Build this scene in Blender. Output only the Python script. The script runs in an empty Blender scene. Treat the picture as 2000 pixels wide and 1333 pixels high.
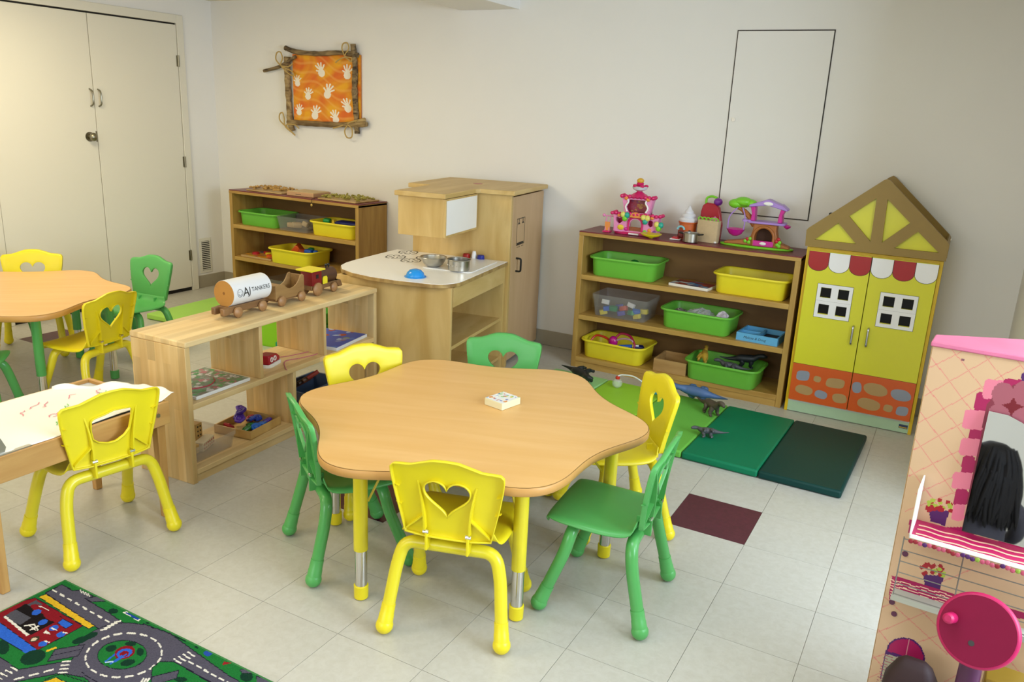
import bpy, math, random
import numpy as np
from mathutils import Vector, Matrix
random.seed(7); np.random.seed(7)
scene = bpy.context.scene
COL = scene.collection
pi = math.pi
# ------------------------------------------------------------------ camera
CAMLOC = Vector((0.7977, -3.1247, 1.5225)); YAW, PITCH, ROLL, FOC = -0.4945, 0.2764, 0.0461, 1.5783
_f = Vector((math.sin(YAW)*math.cos(PITCH), math.cos(YAW)*math.cos(PITCH), -math.sin(PITCH)))
_r = Vector((math.cos(YAW), -math.sin(YAW), 0)); _u = _r.cross(_f)
_R = math.cos(ROLL)*_r + math.sin(ROLL)*_u; _U = -math.sin(ROLL)*_r + math.cos(ROLL)*_u
cd = bpy.data.cameras.new('camera'); cam = bpy.data.objects.new('camera', cd); COL.objects.link(cam)
cd.sensor_width = 36; cd.lens = 18*FOC; cd.clip_start = .02
cam.matrix_world = Matrix(((_R.x, _U.x, -_f.x, CAMLOC.x), (_R.y, _U.y, -_f.y, CAMLOC.y), (_R.z, _U.z, -_f.z, CAMLOC.z), (0, 0, 0, 1)))
scene.camera = cam
def lens(x, y, z):
    """where a point of the room lands in the photograph (used to read measurements off it)"""
    dx, dy, dz = x-CAMLOC.x, y-CAMLOC.y, z-CAMLOC.z
    w = dx*_f.x+dy*_f.y+dz*_f.z
    return (1000+1000*FOC*(dx*_R.x+dy*_R.y+dz*_R.z)/w, 666.5-1000*FOC*(dx*_U.x+dy*_U.y+dz*_U.z)/w)
# ------------------------------------------------------------------ light
wd = bpy.data.worlds.new('world'); scene.world = wd; wd.use_nodes = True
wd.node_tree.nodes['Background'].inputs[0].default_value = (.75, .85, 1, 1)
wd.node_tree.nodes['Background'].inputs[1].default_value = .6
def area(name, loc, rot, sx, sy, power, col):
    l = bpy.data.lights.new(name, 'AREA'); l.shape = 'RECTANGLE'; l.size = sx; l.size_y = sy
    l.energy = power; l.color = col
    o = bpy.data.objects.new(name, l); COL.objects.link(o); o.location = loc; o.rotation_euler = rot
    return o
WARM = (1.0, .875, .60); COOL = (.70, .84, 1.0)
CEIL = 2.25
LAMPS = ((-3.35, -.35, 'above the left flower table', 19), (-2.1, -2.4, 'above the middle of the room', 16), (-3.3, -3.9, 'in the far left corner behind the camera', 24), (.15, -1.75, 'above the right end of the room', 9))  # last entry is a cool fill lamp added to brighten the right side
for _x, _y, _w, _p in LAMPS: area('ceiling_and_fill_light', (_x, _y, CEIL-.06), (0, 0, 0), 1.15, .55, _p, WARM if _x < -1 else (.82, .90, 1.0))
area('daylight_and_fill', (2.55, -1.25, 1.45), (0, math.radians(90), 0), 1.15, 1.85, 100, COOL)
area('daylight_and_fill', (-.7, -5.35, 1.45), (math.radians(90), 0, 0), 2.0, 1.15, 30, (.90, .93, 1.0))  # frontal fill from behind the camera, added to lift the back wall
vs = scene.view_settings
vs.view_transform = 'Standard'; vs.look = 'None'; vs.exposure = .35; vs.gamma = 1
try: vs.use_curve_mapping = False
except Exception: pass
# ------------------------------------------------------------------ colour and materials
def lin(c):
    if isinstance(c, str):
        c = c.lstrip('#'); c = [int(c[i:i+2], 16)/255 for i in (0, 2, 4)]
    return tuple((v/12.92 if v <= .04045 else ((v+.055)/1.055)**2.4) for v in c)
MATS = {}
def _new(name):
    m = bpy.data.materials.new(name); m.use_nodes = True
    nt = m.node_tree; b = nt.nodes['Principled BSDF']
    return m, nt, b
def mk(name, col, rough=.5, metal=0, var=.05, scale=14, bump=0, spec=.5, emit=0):
    if name in MATS: return MATS[name]
    m, nt, b = _new(name); c = lin(col)
    tc = nt.nodes.new('ShaderNodeTexCoord'); n = nt.nodes.new('ShaderNodeTexNoise')
    n.inputs['Scale'].default_value = scale; n.inputs['Detail'].default_value = 4
    nt.links.new(tc.outputs['Object'], n.inputs['Vector'])
    mx = nt.nodes.new('ShaderNodeMix'); mx.data_type = 'RGBA'
    mx.inputs['A'].default_value = tuple(max(0, v*(1-var)) for v in c)+(1,)
    mx.inputs['B'].default_value = tuple(min(1, v*(1+var)) for v in c)+(1,)
    nt.links.new(n.outputs['Fac'], mx.inputs['Factor']); nt.links.new(mx.outputs['Result'], b.inputs['Base Color'])
    b.inputs['Roughness'].default_value = rough; b.inputs['Metallic'].default_value = metal
    b.inputs['Specular IOR Level'].default_value = spec
    if bump:
        bp = nt.nodes.new('ShaderNodeBump'); bp.inputs['Strength'].default_value = bump; bp.inputs['Distance'].default_value = .002
        n2 = nt.nodes.new('ShaderNodeTexNoise'); n2.inputs['Scale'].default_value = scale*12
        nt.links.new(tc.outputs['Object'], n2.inputs['Vector'])
        nt.links.new(n2.outputs['Fac'], bp.inputs['Height']); nt.links.new(bp.outputs['Normal'], b.inputs['Normal'])
    if emit:
        b.inputs['Emission Color'].default_value = c+(1,); b.inputs['Emission Strength'].default_value = emit
    MATS[name] = m; return m
def wood(name, c1, c2, axis='z', rough=.5, stretch=12, scale=9, staves=None, staveaxes=('x', 'y'), swing=.12):
    """grain runs along axis; staves=(width,length) adds flush glued strips that differ in tone"""
    if name in MATS: return MATS[name]
    m, nt, b = _new(name)
    tc = nt.nodes.new('ShaderNodeTexCoord'); mp = nt.nodes.new('ShaderNodeMapping')
    s = {'x': (1, stretch, stretch), 'y': (stretch, 1, stretch), 'z': (stretch, stretch, 1)}[axis]
    mp.inputs['Scale'].default_value = s
    nt.links.new(tc.outputs['Object'], mp.inputs['Vector'])
    n = nt.nodes.new('ShaderNodeTexNoise'); n.inputs['Scale'].default_value = scale*.35; n.inputs['Detail'].default_value = 6; n.inputs['Distortion'].default_value = .6
    nt.links.new(mp.outputs['Vector'], n.inputs['Vector'])
    r = nt.nodes.new('ShaderNodeValToRGB'); r.color_ramp.elements[0].position = .36; r.color_ramp.elements[1].position = .68
    r.color_ramp.elements[0].color = lin(c2)+(1,); r.color_ramp.elements[1].color = lin(c1)+(1,)
    nt.links.new(n.outputs['Fac'], r.inputs['Fac']); out = r.outputs['Color']
    if staves:
        sep = nt.nodes.new('ShaderNodeSeparateXYZ'); nt.links.new(tc.outputs['Object'], sep.inputs[0])
        cmb = nt.nodes.new('ShaderNodeCombineXYZ')
        for k, ax in enumerate(staveaxes): nt.links.new(sep.outputs[ax.upper()], cmb.inputs[k])
        br = nt.nodes.new('ShaderNodeTexBrick'); br.inputs['Scale'].default_value = 1
        br.inputs['Brick Width'].default_value = staves[1]; br.inputs['Row Height'].default_value = staves[0]
        br.inputs['Mortar Size'].default_value = 0.0004; br.offset = .37
        br.inputs['Color1'].default_value = (0, 0, 0, 1); br.inputs['Color2'].default_value = (1, 1, 1, 1); br.inputs['Mortar'].default_value = (.3, .3, .3, 1)
        nt.links.new(cmb.outputs[0], br.inputs['Vector'])
        hs = nt.nodes.new('ShaderNodeHueSaturation')
        ma = nt.nodes.new('ShaderNodeMath'); ma.operation = 'MULTIPLY_ADD'; ma.inputs[1].default_value = swing*2; ma.inputs[2].default_value = 1-swing
        nt.links.new(br.outputs['Color'], ma.inputs[0]); nt.links.new(ma.outputs[0], hs.inputs['Value']); nt.links.new(out, hs.inputs['Color'])
        out = hs.outputs['Color']
    nt.links.new(out, b.inputs['Base Color']); b.inputs['Roughness'].default_value = rough
    MATS[name] = m; return m
def clear(name, col='#dfe6ea', fac=.28, rough=.15):
    if name in MATS: return MATS[name]
    m, nt, b = _new(name); b.inputs['Base Color'].default_value = lin(col)+(1,); b.inputs['Roughness'].default_value = rough
    t = nt.nodes.new('ShaderNodeBsdfTransparent'); x = nt.nodes.new('ShaderNodeMixShader'); x.inputs[0].default_value = fac
    nt.links.new(t.outputs[0], x.inputs[1]); nt.links.new(b.outputs[0], x.inputs[2])
    nt.links.new(x.outputs[0], nt.nodes['Material Output'].inputs[0])
    MATS[name] = m; return m
def printed(name, rough=.6, bump=0):
    """colours come from a per-face print stored on the mesh"""
    if name in MATS: return MATS[name]
    m, nt, b = _new(name); a = nt.nodes.new('ShaderNodeAttribute'); a.attribute_name = 'print'
    nt.links.new(a.outputs['Color'], b.inputs['Base Color']); b.inputs['Roughness'].default_value = rough
    if bump:
        tc = nt.nodes.new('ShaderNodeTexCoord'); n = nt.nodes.new('ShaderNodeTexNoise'); n.inputs['Scale'].default_value = 420
        bp = nt.nodes.new('ShaderNodeBump'); bp.inputs['Strength'].default_value = bump; bp.inputs['Distance'].default_value = .002
        nt.links.new(tc.outputs['Object'], n.inputs['Vector']); nt.links.new(n.outputs['Fac'], bp.inputs['Height']); nt.links.new(bp.outputs['Normal'], b.inputs['Normal'])
        b.inputs['Specular IOR Level'].default_value = .1
    MATS[name] = m; return m
# ------------------------------------------------------------------ mesh collector
class MB:
    def __init__(s): s.v = []; s.f = []
    def add(s, v, f):
        o = len(s.v); s.v += [tuple(p) for p in v]; s.f += [tuple(i+o for i in q) for q in f]; return s
    def box(s, x0, x1, y0, y1, z0, z1):
        return s.add([(x0, y0, z0), (x1, y0, z0), (x1, y1, z0), (x0, y1, z0), (x0, y0, z1), (x1, y0, z1), (x1, y1, z1), (x0, y1, z1)],
                     [(3, 2, 1, 0), (4, 5, 6, 7), (0, 1, 5, 4), (1, 2, 6, 5), (2, 3, 7, 6), (3, 0, 4, 7)])
    def loft(s, rings, cap0=True, cap1=True, closed=False):
        n = len(rings[0]); v = [p for r in rings for p in r]; f = []
        m = len(rings)
        for k in range(m if closed else m-1):
            a = k*n; b = ((k+1) % m)*n
            for i in range(n):
                j = (i+1) % n; f.append((a+i, a+j, b+j, b+i))
        if not closed:
            if cap0: f.append(tuple(range(n-1, -1, -1)))
            if cap1: f.append(tuple((m-1)*n+i for i in range(n)))
        return s.add(v, f)
    def tube(s, pts, r, n=10, closed=False, caps=True, flat=1):
        P = [Vector(p) for p in pts]; m = len(P); R = r if isinstance(r, (list, tuple)) else [r]*m
        rings = []; up = None
        for k in range(m):
            if closed: t = P[(k+1) % m]-P[k-1]
            else: t = P[min(k+1, m-1)]-P[max(k-1, 0)]
            t.normalize()
            if up is None:
                up = Vector((0, 0, 1)) if abs(t.z) < .9 else Vector((0, 1, 0))
            up = (up-t*up.dot(t))
            if up.length < 1e-6: up = t.orthogonal()
            up.normalize(); w = t.cross(up)
            rings.append([P[k]+w*math.cos(2*pi*i/n)*R[k]+up*math.sin(2*pi*i/n)*R[k]*flat for i in range(n)])
        return s.loft(rings, caps, caps, closed)
    def cyl(s, p0, p1, r0, r1=None, n=18):
        return s.tube([p0, p1], [r0, r0 if r1 is None else r1], n)
    def ball(s, c, r, n=14, m=9):
        rx, ry, rz = r if isinstance(r, (tuple, list)) else (r, r, r)
        v = [(c[0], c[1], c[2]-rz)]; f = []
        for k in range(1, m):
            a = -pi/2+pi*k/m
            v += [(c[0]+rx*math.cos(a)*math.cos(2*pi*i/n), c[1]+ry*math.cos(a)*math.sin(2*pi*i/n), c[2]+rz*math.sin(a)) for i in range(n)]
        v.append((c[0], c[1], c[2]+rz)); t = len(v)-1
        for i in range(n):
            j = (i+1) % n; f.append((0, 1+j, 1+i)); f.append((t, t-n+i, t-n+j))
            for k in range(m-2): f.append((1+k*n+i, 1+k*n+j, 1+(k+1)*n+j, 1+(k+1)*n+i))
        return s.add(v, f)
    def lathe(s, prof, c=(0, 0, 0), n=24, cap=True):
        rings = [[(c[0]+max(r, 1e-4)*math.cos(2*pi*i/n), c[1]+max(r, 1e-4)*math.sin(2*pi*i/n), c[2]+z) for i in range(n)] for r, z in prof]
        return s.loft(rings, cap, cap)
    def prism(s, poly, a, b, plane='xy'):
        """extrude a polygon; plane xy -> along z, xz -> along y, yz -> along x"""
        g = {'xy': lambda p, h: (p[0], p[1], h), 'xz': lambda p, h: (p[0], h, p[1]), 'yz': lambda p, h: (h, p[0], p[1])}[plane]
        return s.loft([[g(p, a) for p in poly], [g(p, b) for p in poly]])
    def frame(s, x0, x1, z0, z1, w, y0, y1):
        """a rectangular frame in the xz plane"""
        s.box(x0, x1, y0, y1, z0, z0+w); s.box(x0, x1, y0, y1, z1-w, z1)
        s.box(x0, x0+w, y0, y1, z0+w, z1-w); return s.box(x1-w, x1, y0, y1, z0+w, z1-w)
    def build(s, name, mat, parent=None, smooth=True, bevel=0, loc=None, rot=None, seg=2, sub=0, solid=0, angle=35, off=-1):
        me = bpy.data.meshes.new(name); me.from_pydata(s.v, [], s.f); me.validate(); me.update()
        import bmesh
        bm = bmesh.new(); bm.from_mesh(me); bmesh.ops.recalc_face_normals(bm, faces=bm.faces); bm.to_mesh(me); bm.free()
        if smooth:
            me.polygons.foreach_set('use_smooth', [True]*len(me.polygons)); me.set_sharp_from_angle(angle=math.radians(angle))
        if mat: me.materials.append(mat)
        o = bpy.data.objects.new(name, me); COL.objects.link(o)
        if parent: o.parent = parent
        if loc: o.location = loc
        if rot: o.rotation_euler = rot
        if solid:
            md = o.modifiers.new('s', 'SOLIDIFY'); md.thickness = solid; md.offset = off
        if sub:
            md = o.modifiers.new('d', 'SUBSURF'); md.levels = sub; md.render_levels = sub
        if bevel:
            md = o.modifiers.new('b', 'BEVEL'); md.width = bevel; md.segments = seg; md.limit_method = 'ANGLE'; md.angle_limit = math.radians(40)
        return o
def tag(o, label, cat, group=None, kind=None):
    o['label'] = label; o['category'] = cat
    if group: o['group'] = group
    if kind: o['kind'] = kind
    return o
def thing(name, label, cat, loc=(0, 0, 0), rz=0, group=None):
    o = bpy.data.objects.new(name, None); o.empty_display_size = .05; COL.objects.link(o)
    o.location = loc; o.rotation_euler = (0, 0, rz); return tag(o, label, cat, group)
def struct(o): o['kind'] = 'structure'; return o
def copy_tree(o, parent=None):
    c = o.copy(); COL.objects.link(c); c.parent = parent
    for ch in list(o.children): copy_tree(ch, c)
    return c
def rrect(w, d, r, n=5, cx=0, cy=0):
    out = []
    for sx, sy, a0 in ((1, 1, 0), (-1, 1, 90), (-1, -1, 180), (1, -1, 270)):
        for k in range(n):
            a = math.radians(a0+90*k/(n-1)); out.append((cx+sx*(w/2-r)+r*math.cos(a), cy+sy*(d/2-r)+r*math.sin(a)))
    return out
def fillet(pts, r, n=6):
    P = [Vector(p) for p in pts]; out = [P[0]]
    for k in range(1, len(P)-1):
        a = (P[k-1]-P[k]); b = (P[k+1]-P[k]); q = min(r, a.length*.49, b.length*.49)
        p0 = P[k]+a.normalized()*q; p1 = P[k]+b.normalized()*q
        for i in range(n+1):
            t = i/n; out.append(p0*(1-t)**2+P[k]*2*t*(1-t)+p1*t*t)
    out.append(P[-1]); return out
def smoothline(pts, n=6):
    P = [Vector(p) for p in pts]; out = []
    for k in range(len(P)-1):
        a, b, c, d = P[max(k-1, 0)], P[k], P[k+1], P[min(k+2, len(P)-1)]
        for i in range(n):
            t = i/n; out.append(.5*((2*b)+(c-a)*t+(2*a-5*b+4*c-d)*t*t+(3*b-a-3*c+d)*t**3))
    out.append(P[-1]); return out
def inpoly(X, Y, poly):
    r = np.zeros(X.shape, bool); n = len(poly)
    for i in range(n):
        x1, y1 = poly[i]; x2, y2 = poly[(i+1) % n]
        if y1 == y2: continue
        c = ((y1 > Y) != (y2 > Y)) & (X < (x2-x1)*(Y-y1)/(y2-y1)+x1); r ^= c
    return r
def inell(X, Y, cx, cy, rx, ry, rot=0):
    a = math.radians(rot); dx = X-cx; dy = Y-cy
    return ((dx*math.cos(a)+dy*math.sin(a))/rx)**2+((-dx*math.sin(a)+dy*math.cos(a))/ry)**2 <= 1
def inline(X, Y, p, q, w):
    dx, dy = q[0]-p[0], q[1]-p[1]; L = dx*dx+dy*dy+1e-9
    t = np.clip(((X-p[0])*dx+(Y-p[1])*dy)/L, 0, 1)
    return (X-p[0]-t*dx)**2+(Y-p[1]-t*dy)**2 <= w*w/4
def print_sheet(name, o, U, V, nu, nv, paint, mat, parent=None):
    """flat grid of nu x nv faces from o along U and V; paint(world centres) -> linear rgb per face"""
    o, U, V = np.array(o, float), np.array(U, float), np.array(V, float)
    gu, gv = np.meshgrid(np.linspace(0, 1, nu+1), np.linspace(0, 1, nv+1))
    vv = o+gu[..., None]*U+gv[..., None]*V
    idx = np.arange((nu+1)*(nv+1)).reshape(nv+1, nu+1)
    ff = np.stack([idx[:-1, :-1], idx[:-1, 1:], idx[1:, 1:], idx[1:, :-1]], -1).reshape(-1, 4)
    me = bpy.data.meshes.new(name); me.from_pydata(vv.reshape(-1, 3).tolist(), [], ff.tolist()); me.update()
    cu, cv = np.meshgrid((np.arange(nu)+.5)/nu, (np.arange(nv)+.5)/nv)
    col = paint(cu, cv, o+cu[..., None]*U+cv[..., None]*V)
    at = me.attributes.new('print', 'FLOAT_COLOR', 'FACE')
    at.data.foreach_set('color', np.concatenate([col.reshape(-1, 3), np.ones((nu*nv, 1))], 1).astype(np.float32).ravel())
    me.materials.append(mat); ob = bpy.data.objects.new(name, me); COL.objects.link(ob)
    if parent: ob.parent = parent
    return ob
def photo_xy(W):
    d = W-np.array(CAMLOC); z = d@np.array(_f)
    return 1000+1000*FOC*(d@np.array(_R))/z, 666.5-1000*FOC*(d@np.array(_U))/z
# ------------------------------------------------------------------ palette
YEL = mk('yellow plastic', '#e8d61c', .38); YELM = mk('yellow enamel', '#e3d42a', .28)
GRN = mk('green plastic', '#54a858', .36); GRNM = mk('green enamel', '#52a455', .26)
CHROME = mk('chrome', '#d8d6d0', .18, 1, var=.02); STEEL = mk('brushed steel', '#b9b6ae', .3, 1)
BLACK = mk('black plastic', '#15130f', .4); WHITE = mk('white plastic', '#efeeea', .4, var=.02)
DARK = mk('dark gap', '#1c1712', .8)
BINY = mk('yellow bin plastic', '#ead82a', .42); BING = mk('green bin plastic', '#6ab83c', .42)
BIRCH = wood('birch plywood', '#d2b375', '#bd9a58', 'z', .42, 5, 6); BIRCHH = wood('birch plywood across', '#d4b67a', '#c1a060', 'y', .45, 5, 6)
SHELFW = wood('honey shelf wood', '#bf9a52', '#a8813d', 'x', .45, 8, 7); SHELFV = wood('honey shelf wood upright', '#b7934b', '#a07a39', 'z', .45, 8, 7)
HARDB = wood('brown back board', '#7d5a2c', '#6f4e24', 'x', .6, 4, 6)
MAROON = mk('maroon laminate', '#6e1f2c', .35, var=.12, scale=40)
# ------------------------------------------------------------------ the room
T = .3048; LX, BY, RX, FY = -4.6, 1.66, 2.6, -5.4
WALL = mk('wall paint', '#e7e4df', .75, var=.015, scale=5, bump=.03); CEILM = mk('ceiling paint', '#e2dcc4', .85, var=.01)
DOORM = mk('door paint', '#dcd7c8', .55, var=.012, scale=3); BASEM = mk('vinyl cove base', '#a39a86', .6)
def wallbox(name, *b): return struct(MB().box(*b).build(name, WALL, smooth=False))
wallbox('wall_left', LX-.1, LX, FY, BY+.1, 0, CEIL)
wallbox('wall_back', LX-.1, 1.13, BY, BY+.1, 0, CEIL)
wallbox('wall_right', 1.13, 1.23, .3, BY+.1, 0, CEIL)
wallbox('wall_return', 1.23, RX+.1, .3, .4, 0, CEIL)
w = MB(); w.box(LX-.1, -1.7, FY-.1, FY, 0, CEIL); w.box(.3, RX+.1, FY-.1, FY, 0, CEIL); w.box(-1.7, .3, FY-.1, FY, 0, .85); w.box(-1.7, .3, FY-.1, FY, 2.05, CEIL)
struct(w.build('wall_front', WALL, smooth=False))
struct(MB().frame(-1.7, .3, .85, 2.05, .06, FY-.07, FY-.02).box(-.72, -.68, FY-.06, FY-.03, .91, 1.99).build('window_2', WHITE))  # unseen window added to hold the frontal fill light
# the side wall has a window opening
w = MB(); w.box(RX, RX+.1, FY, -2.2, 0, CEIL); w.box(RX, RX+.1, -.3, .3, 0, CEIL); w.box(RX, RX+.1, -2.2, -.3, 0, .85); w.box(RX, RX+.1, -2.2, -.3, 2.05, CEIL)
struct(w.build('wall_side', WALL, smooth=False))
wf = struct(MB().box(RX+.02, RX+.07, -2.2, -2.14, .85, 2.05).box(RX+.02, RX+.07, -.36, -.3, .85, 2.05).box(RX+.02, RX+.07, -2.14, -.36, .85, .91).box(RX+.02, RX+.07, -2.14, -.36, 1.99, 2.05).box(RX+.03, RX+.06, -1.27, -1.23, .91, 1.99).build('window_1', WHITE))
MB().box(RX-.06, RX+.02, -2.25, -.25, .82, .85).build('window_sill', WHITE, wf)
c = MB().box(LX-.1, RX+.1, FY-.1, BY+.1, CEIL, CEIL+.1); struct(c.build('ceiling', CEILM, smooth=False))
struct(MB().box(-2.27, -1.84, FY, BY, 2.145, CEIL).build('trim_beam', WALL, smooth=False))
# baseboards
def base(name, *b): return struct(MB().box(*b).build(name, BASEM, bevel=.003))
base('baseboard_back', LX, 1.13, BY-.006, BY, 0, .105)
base('baseboard_left', LX, LX+.006, 1.36, BY-.006, 0, .105); base('baseboard_left_far', LX, LX+.006, FY, -.28, 0, .105)
base('baseboard_right', 1.124, 1.13, .3, BY-.006, 0, .105)
# warm lamps recessed in the ceiling, plus the added cool fill panel
for x, y, wh, _ in LAMPS:
    t = thing('ceiling_lamp', ('recessed warm fluorescent ceiling lamp ' if x < -1 else 'added cool fill light panel in the ceiling ')+wh, 'lamp', (x, y, CEIL), 0, 'ceiling lamps')
    MB().box(-.62, .62, -.32, -.29, -.03, 0).box(-.62, .62, .29, .32, -.03, 0).box(-.62, -.59, -.29, .29, -.03, 0).box(.59, .62, -.29, .29, -.03, 0).build('lamp_frame', WHITE, t)
    MB().box(-.59, .59, -.29, .29, -.012, -.004).build('diffuser', mk('lamp diffuser warm', '#fff0c8', .5, emit=1.5) if x < -1 else mk('fill diffuser cool', '#f0f4ff', .5, emit=1.5), t)
# floor
FLB = mk('tile seam', '#a79f8e', .8)
fl = struct(MB().box(LX-.1, RX+.1, FY-.1, BY+.1, -.06, -.0035).build('floor', FLB, smooth=False))
def tilemat(name, c1, c2, rough):
    m, nt, b = _new(name); tc = nt.nodes.new('ShaderNodeTexCoord'); oi = nt.nodes.new('ShaderNodeObjectInfo')
    mp = nt.nodes.new('ShaderNodeVectorMath'); mp.operation = 'ADD'
    sc = nt.nodes.new('ShaderNodeVectorMath'); sc.operation = 'SCALE'; sc.inputs['Scale'].default_value = 37
    nt.links.new(oi.outputs['Location'], sc.inputs[0]); nt.links.new(tc.outputs['Object'], mp.inputs[0]); nt.links.new(sc.outputs[0], mp.inputs[1])
    n = nt.nodes.new('ShaderNodeTexNoise'); n.inputs['Scale'].default_value = 38; n.inputs['Detail'].default_value = 7; n.inputs['Roughness'].default_value = .7; n.inputs['Distortion'].default_value = .5
    nt.links.new(mp.outputs[0], n.inputs['Vector'])
    r = nt.nodes.new('ShaderNodeValToRGB'); r.color_ramp.elements[0].position = .3; r.color_ramp.elements[1].position = .62
    r.color_ramp.elements[0].color = lin(c2)+(1,); r.color_ramp.elements[1].color = lin(c1)+(1,)
    nt.links.new(n.outputs['Fac'], r.inputs['Fac'])
    hs = nt.nodes.new('ShaderNodeHueSaturation'); ma = nt.nodes.new('ShaderNodeMath'); ma.operation = 'MULTIPLY_ADD'; ma.inputs[1].default_value = .05; ma.inputs[2].default_value = .975
    nt.links.new(oi.outputs['Random'], ma.inputs[0]); nt.links.new(ma.outputs[0], hs.inputs['Value']); nt.links.new(r.outputs['Color'], hs.inputs['Color'])
    nt.links.new(hs.outputs['Color'], b.inputs['Base Color']); b.inputs['Roughness'].default_value = rough
    MATS[name] = m; return m
TILE = tilemat('cream vinyl tile', '#bfbcb4', '#b5b1a7', .36); TILEP = tilemat('maroon vinyl tile', '#562232', '#431827', .38)
purple = {(0, -1), (-4, -3), (-14, -1)}
cells = []
for i in range(math.floor(LX/T), math.ceil(RX/T)):
    for j in range(math.floor(FY/T), math.ceil(BY/T)):
        cx, cy = (i+.5)*T, (j+.5)*T
        d = Vector((cx, cy, 0))-CAMLOC; z = d.dot(_f); see = False
        if z > .3:
            x, y = lens(cx, cy, 0); see = -160 < x < 2160 and -100 < y < 1500
        cells.append((0 if see else 1, z if see else 99, i, j))
cells.sort(); rest = MB(); g = .0007; proto = {}
for k, (hid, _, i, j) in enumerate(cells):
    x0, x1 = max(i*T, LX), min((i+1)*T, RX); y0, y1 = max(j*T, FY), min((j+1)*T, BY)
    whole = abs(x1-x0-T) < 1e-6 and abs(y1-y0-T) < 1e-6
    if (not hid and k < 300) or (i, j) in purple:
        key = ('p' if (i, j) in purple else 'c')+('' if whole else '%d_%d' % (i, j))
        cx, cy = (x0+x1)/2, (y0+y1)/2
        if key not in proto:
            m_ = MB().box(x0+g-cx, x1-g-cx, y0+g-cy, y1-g-cy, -.004, 0)
            o = m_.build('tile', TILEP if key[0] == 'p' else TILE, fl, smooth=False); proto[key] = o.data
        else:
            o = bpy.data.objects.new('tile', proto[key]); COL.objects.link(o); o.parent = fl
        o.location = (cx, cy, 0)
    else: rest.box(x0+g, x1-g, y0+g, y1-g, -.004, 0)
if rest.v: rest.build('tile_field', TILE, fl, smooth=False)['kind'] = 'stuff'
# double closet doors in the left wall
HW = mk('brushed nickel', '#8f8a78', .35, 1)
fr = MB().box(LX, LX+.022, 1.31, 1.37, 0, 2.11).box(LX, LX+.022, -.20, -.14, 0, 2.11).box(LX, LX+.022, -.14, 1.31, 2.05, 2.11)
struct(fr.build('trim_door_frame', DOORM, bevel=.003))
struct(MB().box(LX, LX+.003, -.14, 1.31, 0, 2.05).build('trim_door_gap', DARK, smooth=False))
for n, (a, b2) in enumerate(((-.137, .583), (.588, 1.305))):
    d = struct(MB().box(LX+.004, LX+.018, a, b2, .03, 2.038).build('door_%d' % (n+1), DOORM, bevel=.0015))
    yh = .555 if n == 0 else .617
    MB().tube(smoothline([(LX+.018, yh, 1.545), (LX+.046, yh, 1.53), (LX+.052, yh, 1.487), (LX+.046, yh, 1.445), (LX+.018, yh, 1.43)], 5), .0055, 8).build('handle', HW, d)
    if n == 0:
        MB().cyl((LX+.018, .525, 1.225), (LX+.022, .525, 1.225), .033).cyl((LX+.02, .525, 1.225), (LX+.05, .525, 1.225), .013).ball((LX+.062, .525, 1.225), (.022, .029, .029)).build('knob', HW, d)
        MB().box(LX+.018, LX+.0205, .572, .582, 1.19, 1.262).build('latch_plate', HW, d)
    ye = 1.303 if n == 1 else -.135
    for z in (1.78, 1.03, .29):
        MB().cyl((LX+.024, ye+.004*(1 if n else -1), z-.042), (LX+.024, ye+.004*(1 if n else -1), z+.042), .0075, n=10).box(LX+.018, LX+.02, ye-.012, ye+.012, z-.04, z+.04).build('hinge', HW, d)
# wall hatch
h = struct(MB().box(-.443, .061, BY-.006, BY-.0005, 1.013, 2.008).build('door_3', WALL, smooth=False))
MB().box(-.449, .067, BY-.003, BY-.0004, 1.007, 2.014).build('gap', mk('hatch gap', '#3a332e', .8), h)
MB().cyl((-.415, BY-.006, 1.535), (-.415, BY-.010, 1.535), .011).build('lock', STEEL, h)
# vent grille by the corner
v = thing('vent_grille', 'small white metal wall vent with dark slots near the room corner', 'vent', (LX, 1.47, .265))
MB().box(0, .004, -.062, .062, -.145, .145).build('face_plate', DOORM, v, bevel=.002)
MB().box(.004, .0046, -.044, .044, -.121, .121).build('slot_backing', DARK, v)
for k in range(16):
    z = -.115+k*.0153; MB().box(.0046, .009, -.046, .046, z-.0022, z+.0042).build('slat', DOORM, v, smooth=False)
for y in (-.046, .046): MB().box(.0046, .0095, y-.003, y+.003, -.123, .123).build('slat_bar', DOORM, v, smooth=False)
# ------------------------------------------------------------------ chairs
def raycast(poly, cx, cz, a):
    dx, dz = math.cos(a), math.sin(a); best = 0
    for i in range(len(poly)):
        x1, z1 = poly[i]; x2, z2 = poly[(i+1) % len(poly)]; ex, ez = x2-x1, z2-z1
        den = dx*ez-dz*ex
        if abs(den) < 1e-12: continue
        t = ((x1-cx)*ez-(z1-cz)*ex)/den; s = ((x1-cx)*dz-(z1-cz)*dx)/den
        if t > 0 and -1e-9 <= s <= 1+1e-9: best = max(best, t)
    return (cx+dx*best, cz+dz*best)
def heart(cx, cz, s):
    out = []
    for k in range(60):
        a = 2*pi*k/60; x = 16*math.sin(a)**3; y = 13*math.cos(a)-5*math.cos(2*a)-2*math.cos(3*a)-math.cos(4*a)
        out.append((cx+x/32*s, cz+(y+2)/32*s*1.02))
    return out
def shield(cx, cz, s):
    return [(cx+x*s, cz+y*s) for x, y in ((-.56, .30), (-.5, .36), (-.2, .42), (.05, .50), (.5, .46), (.57, .40), (.56, .1), (.5, -.25), (.36, -.43), (.12, -.56), (-.1, -.56), (-.36, -.46), (-.52, -.3), (-.57, 0))]
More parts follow.
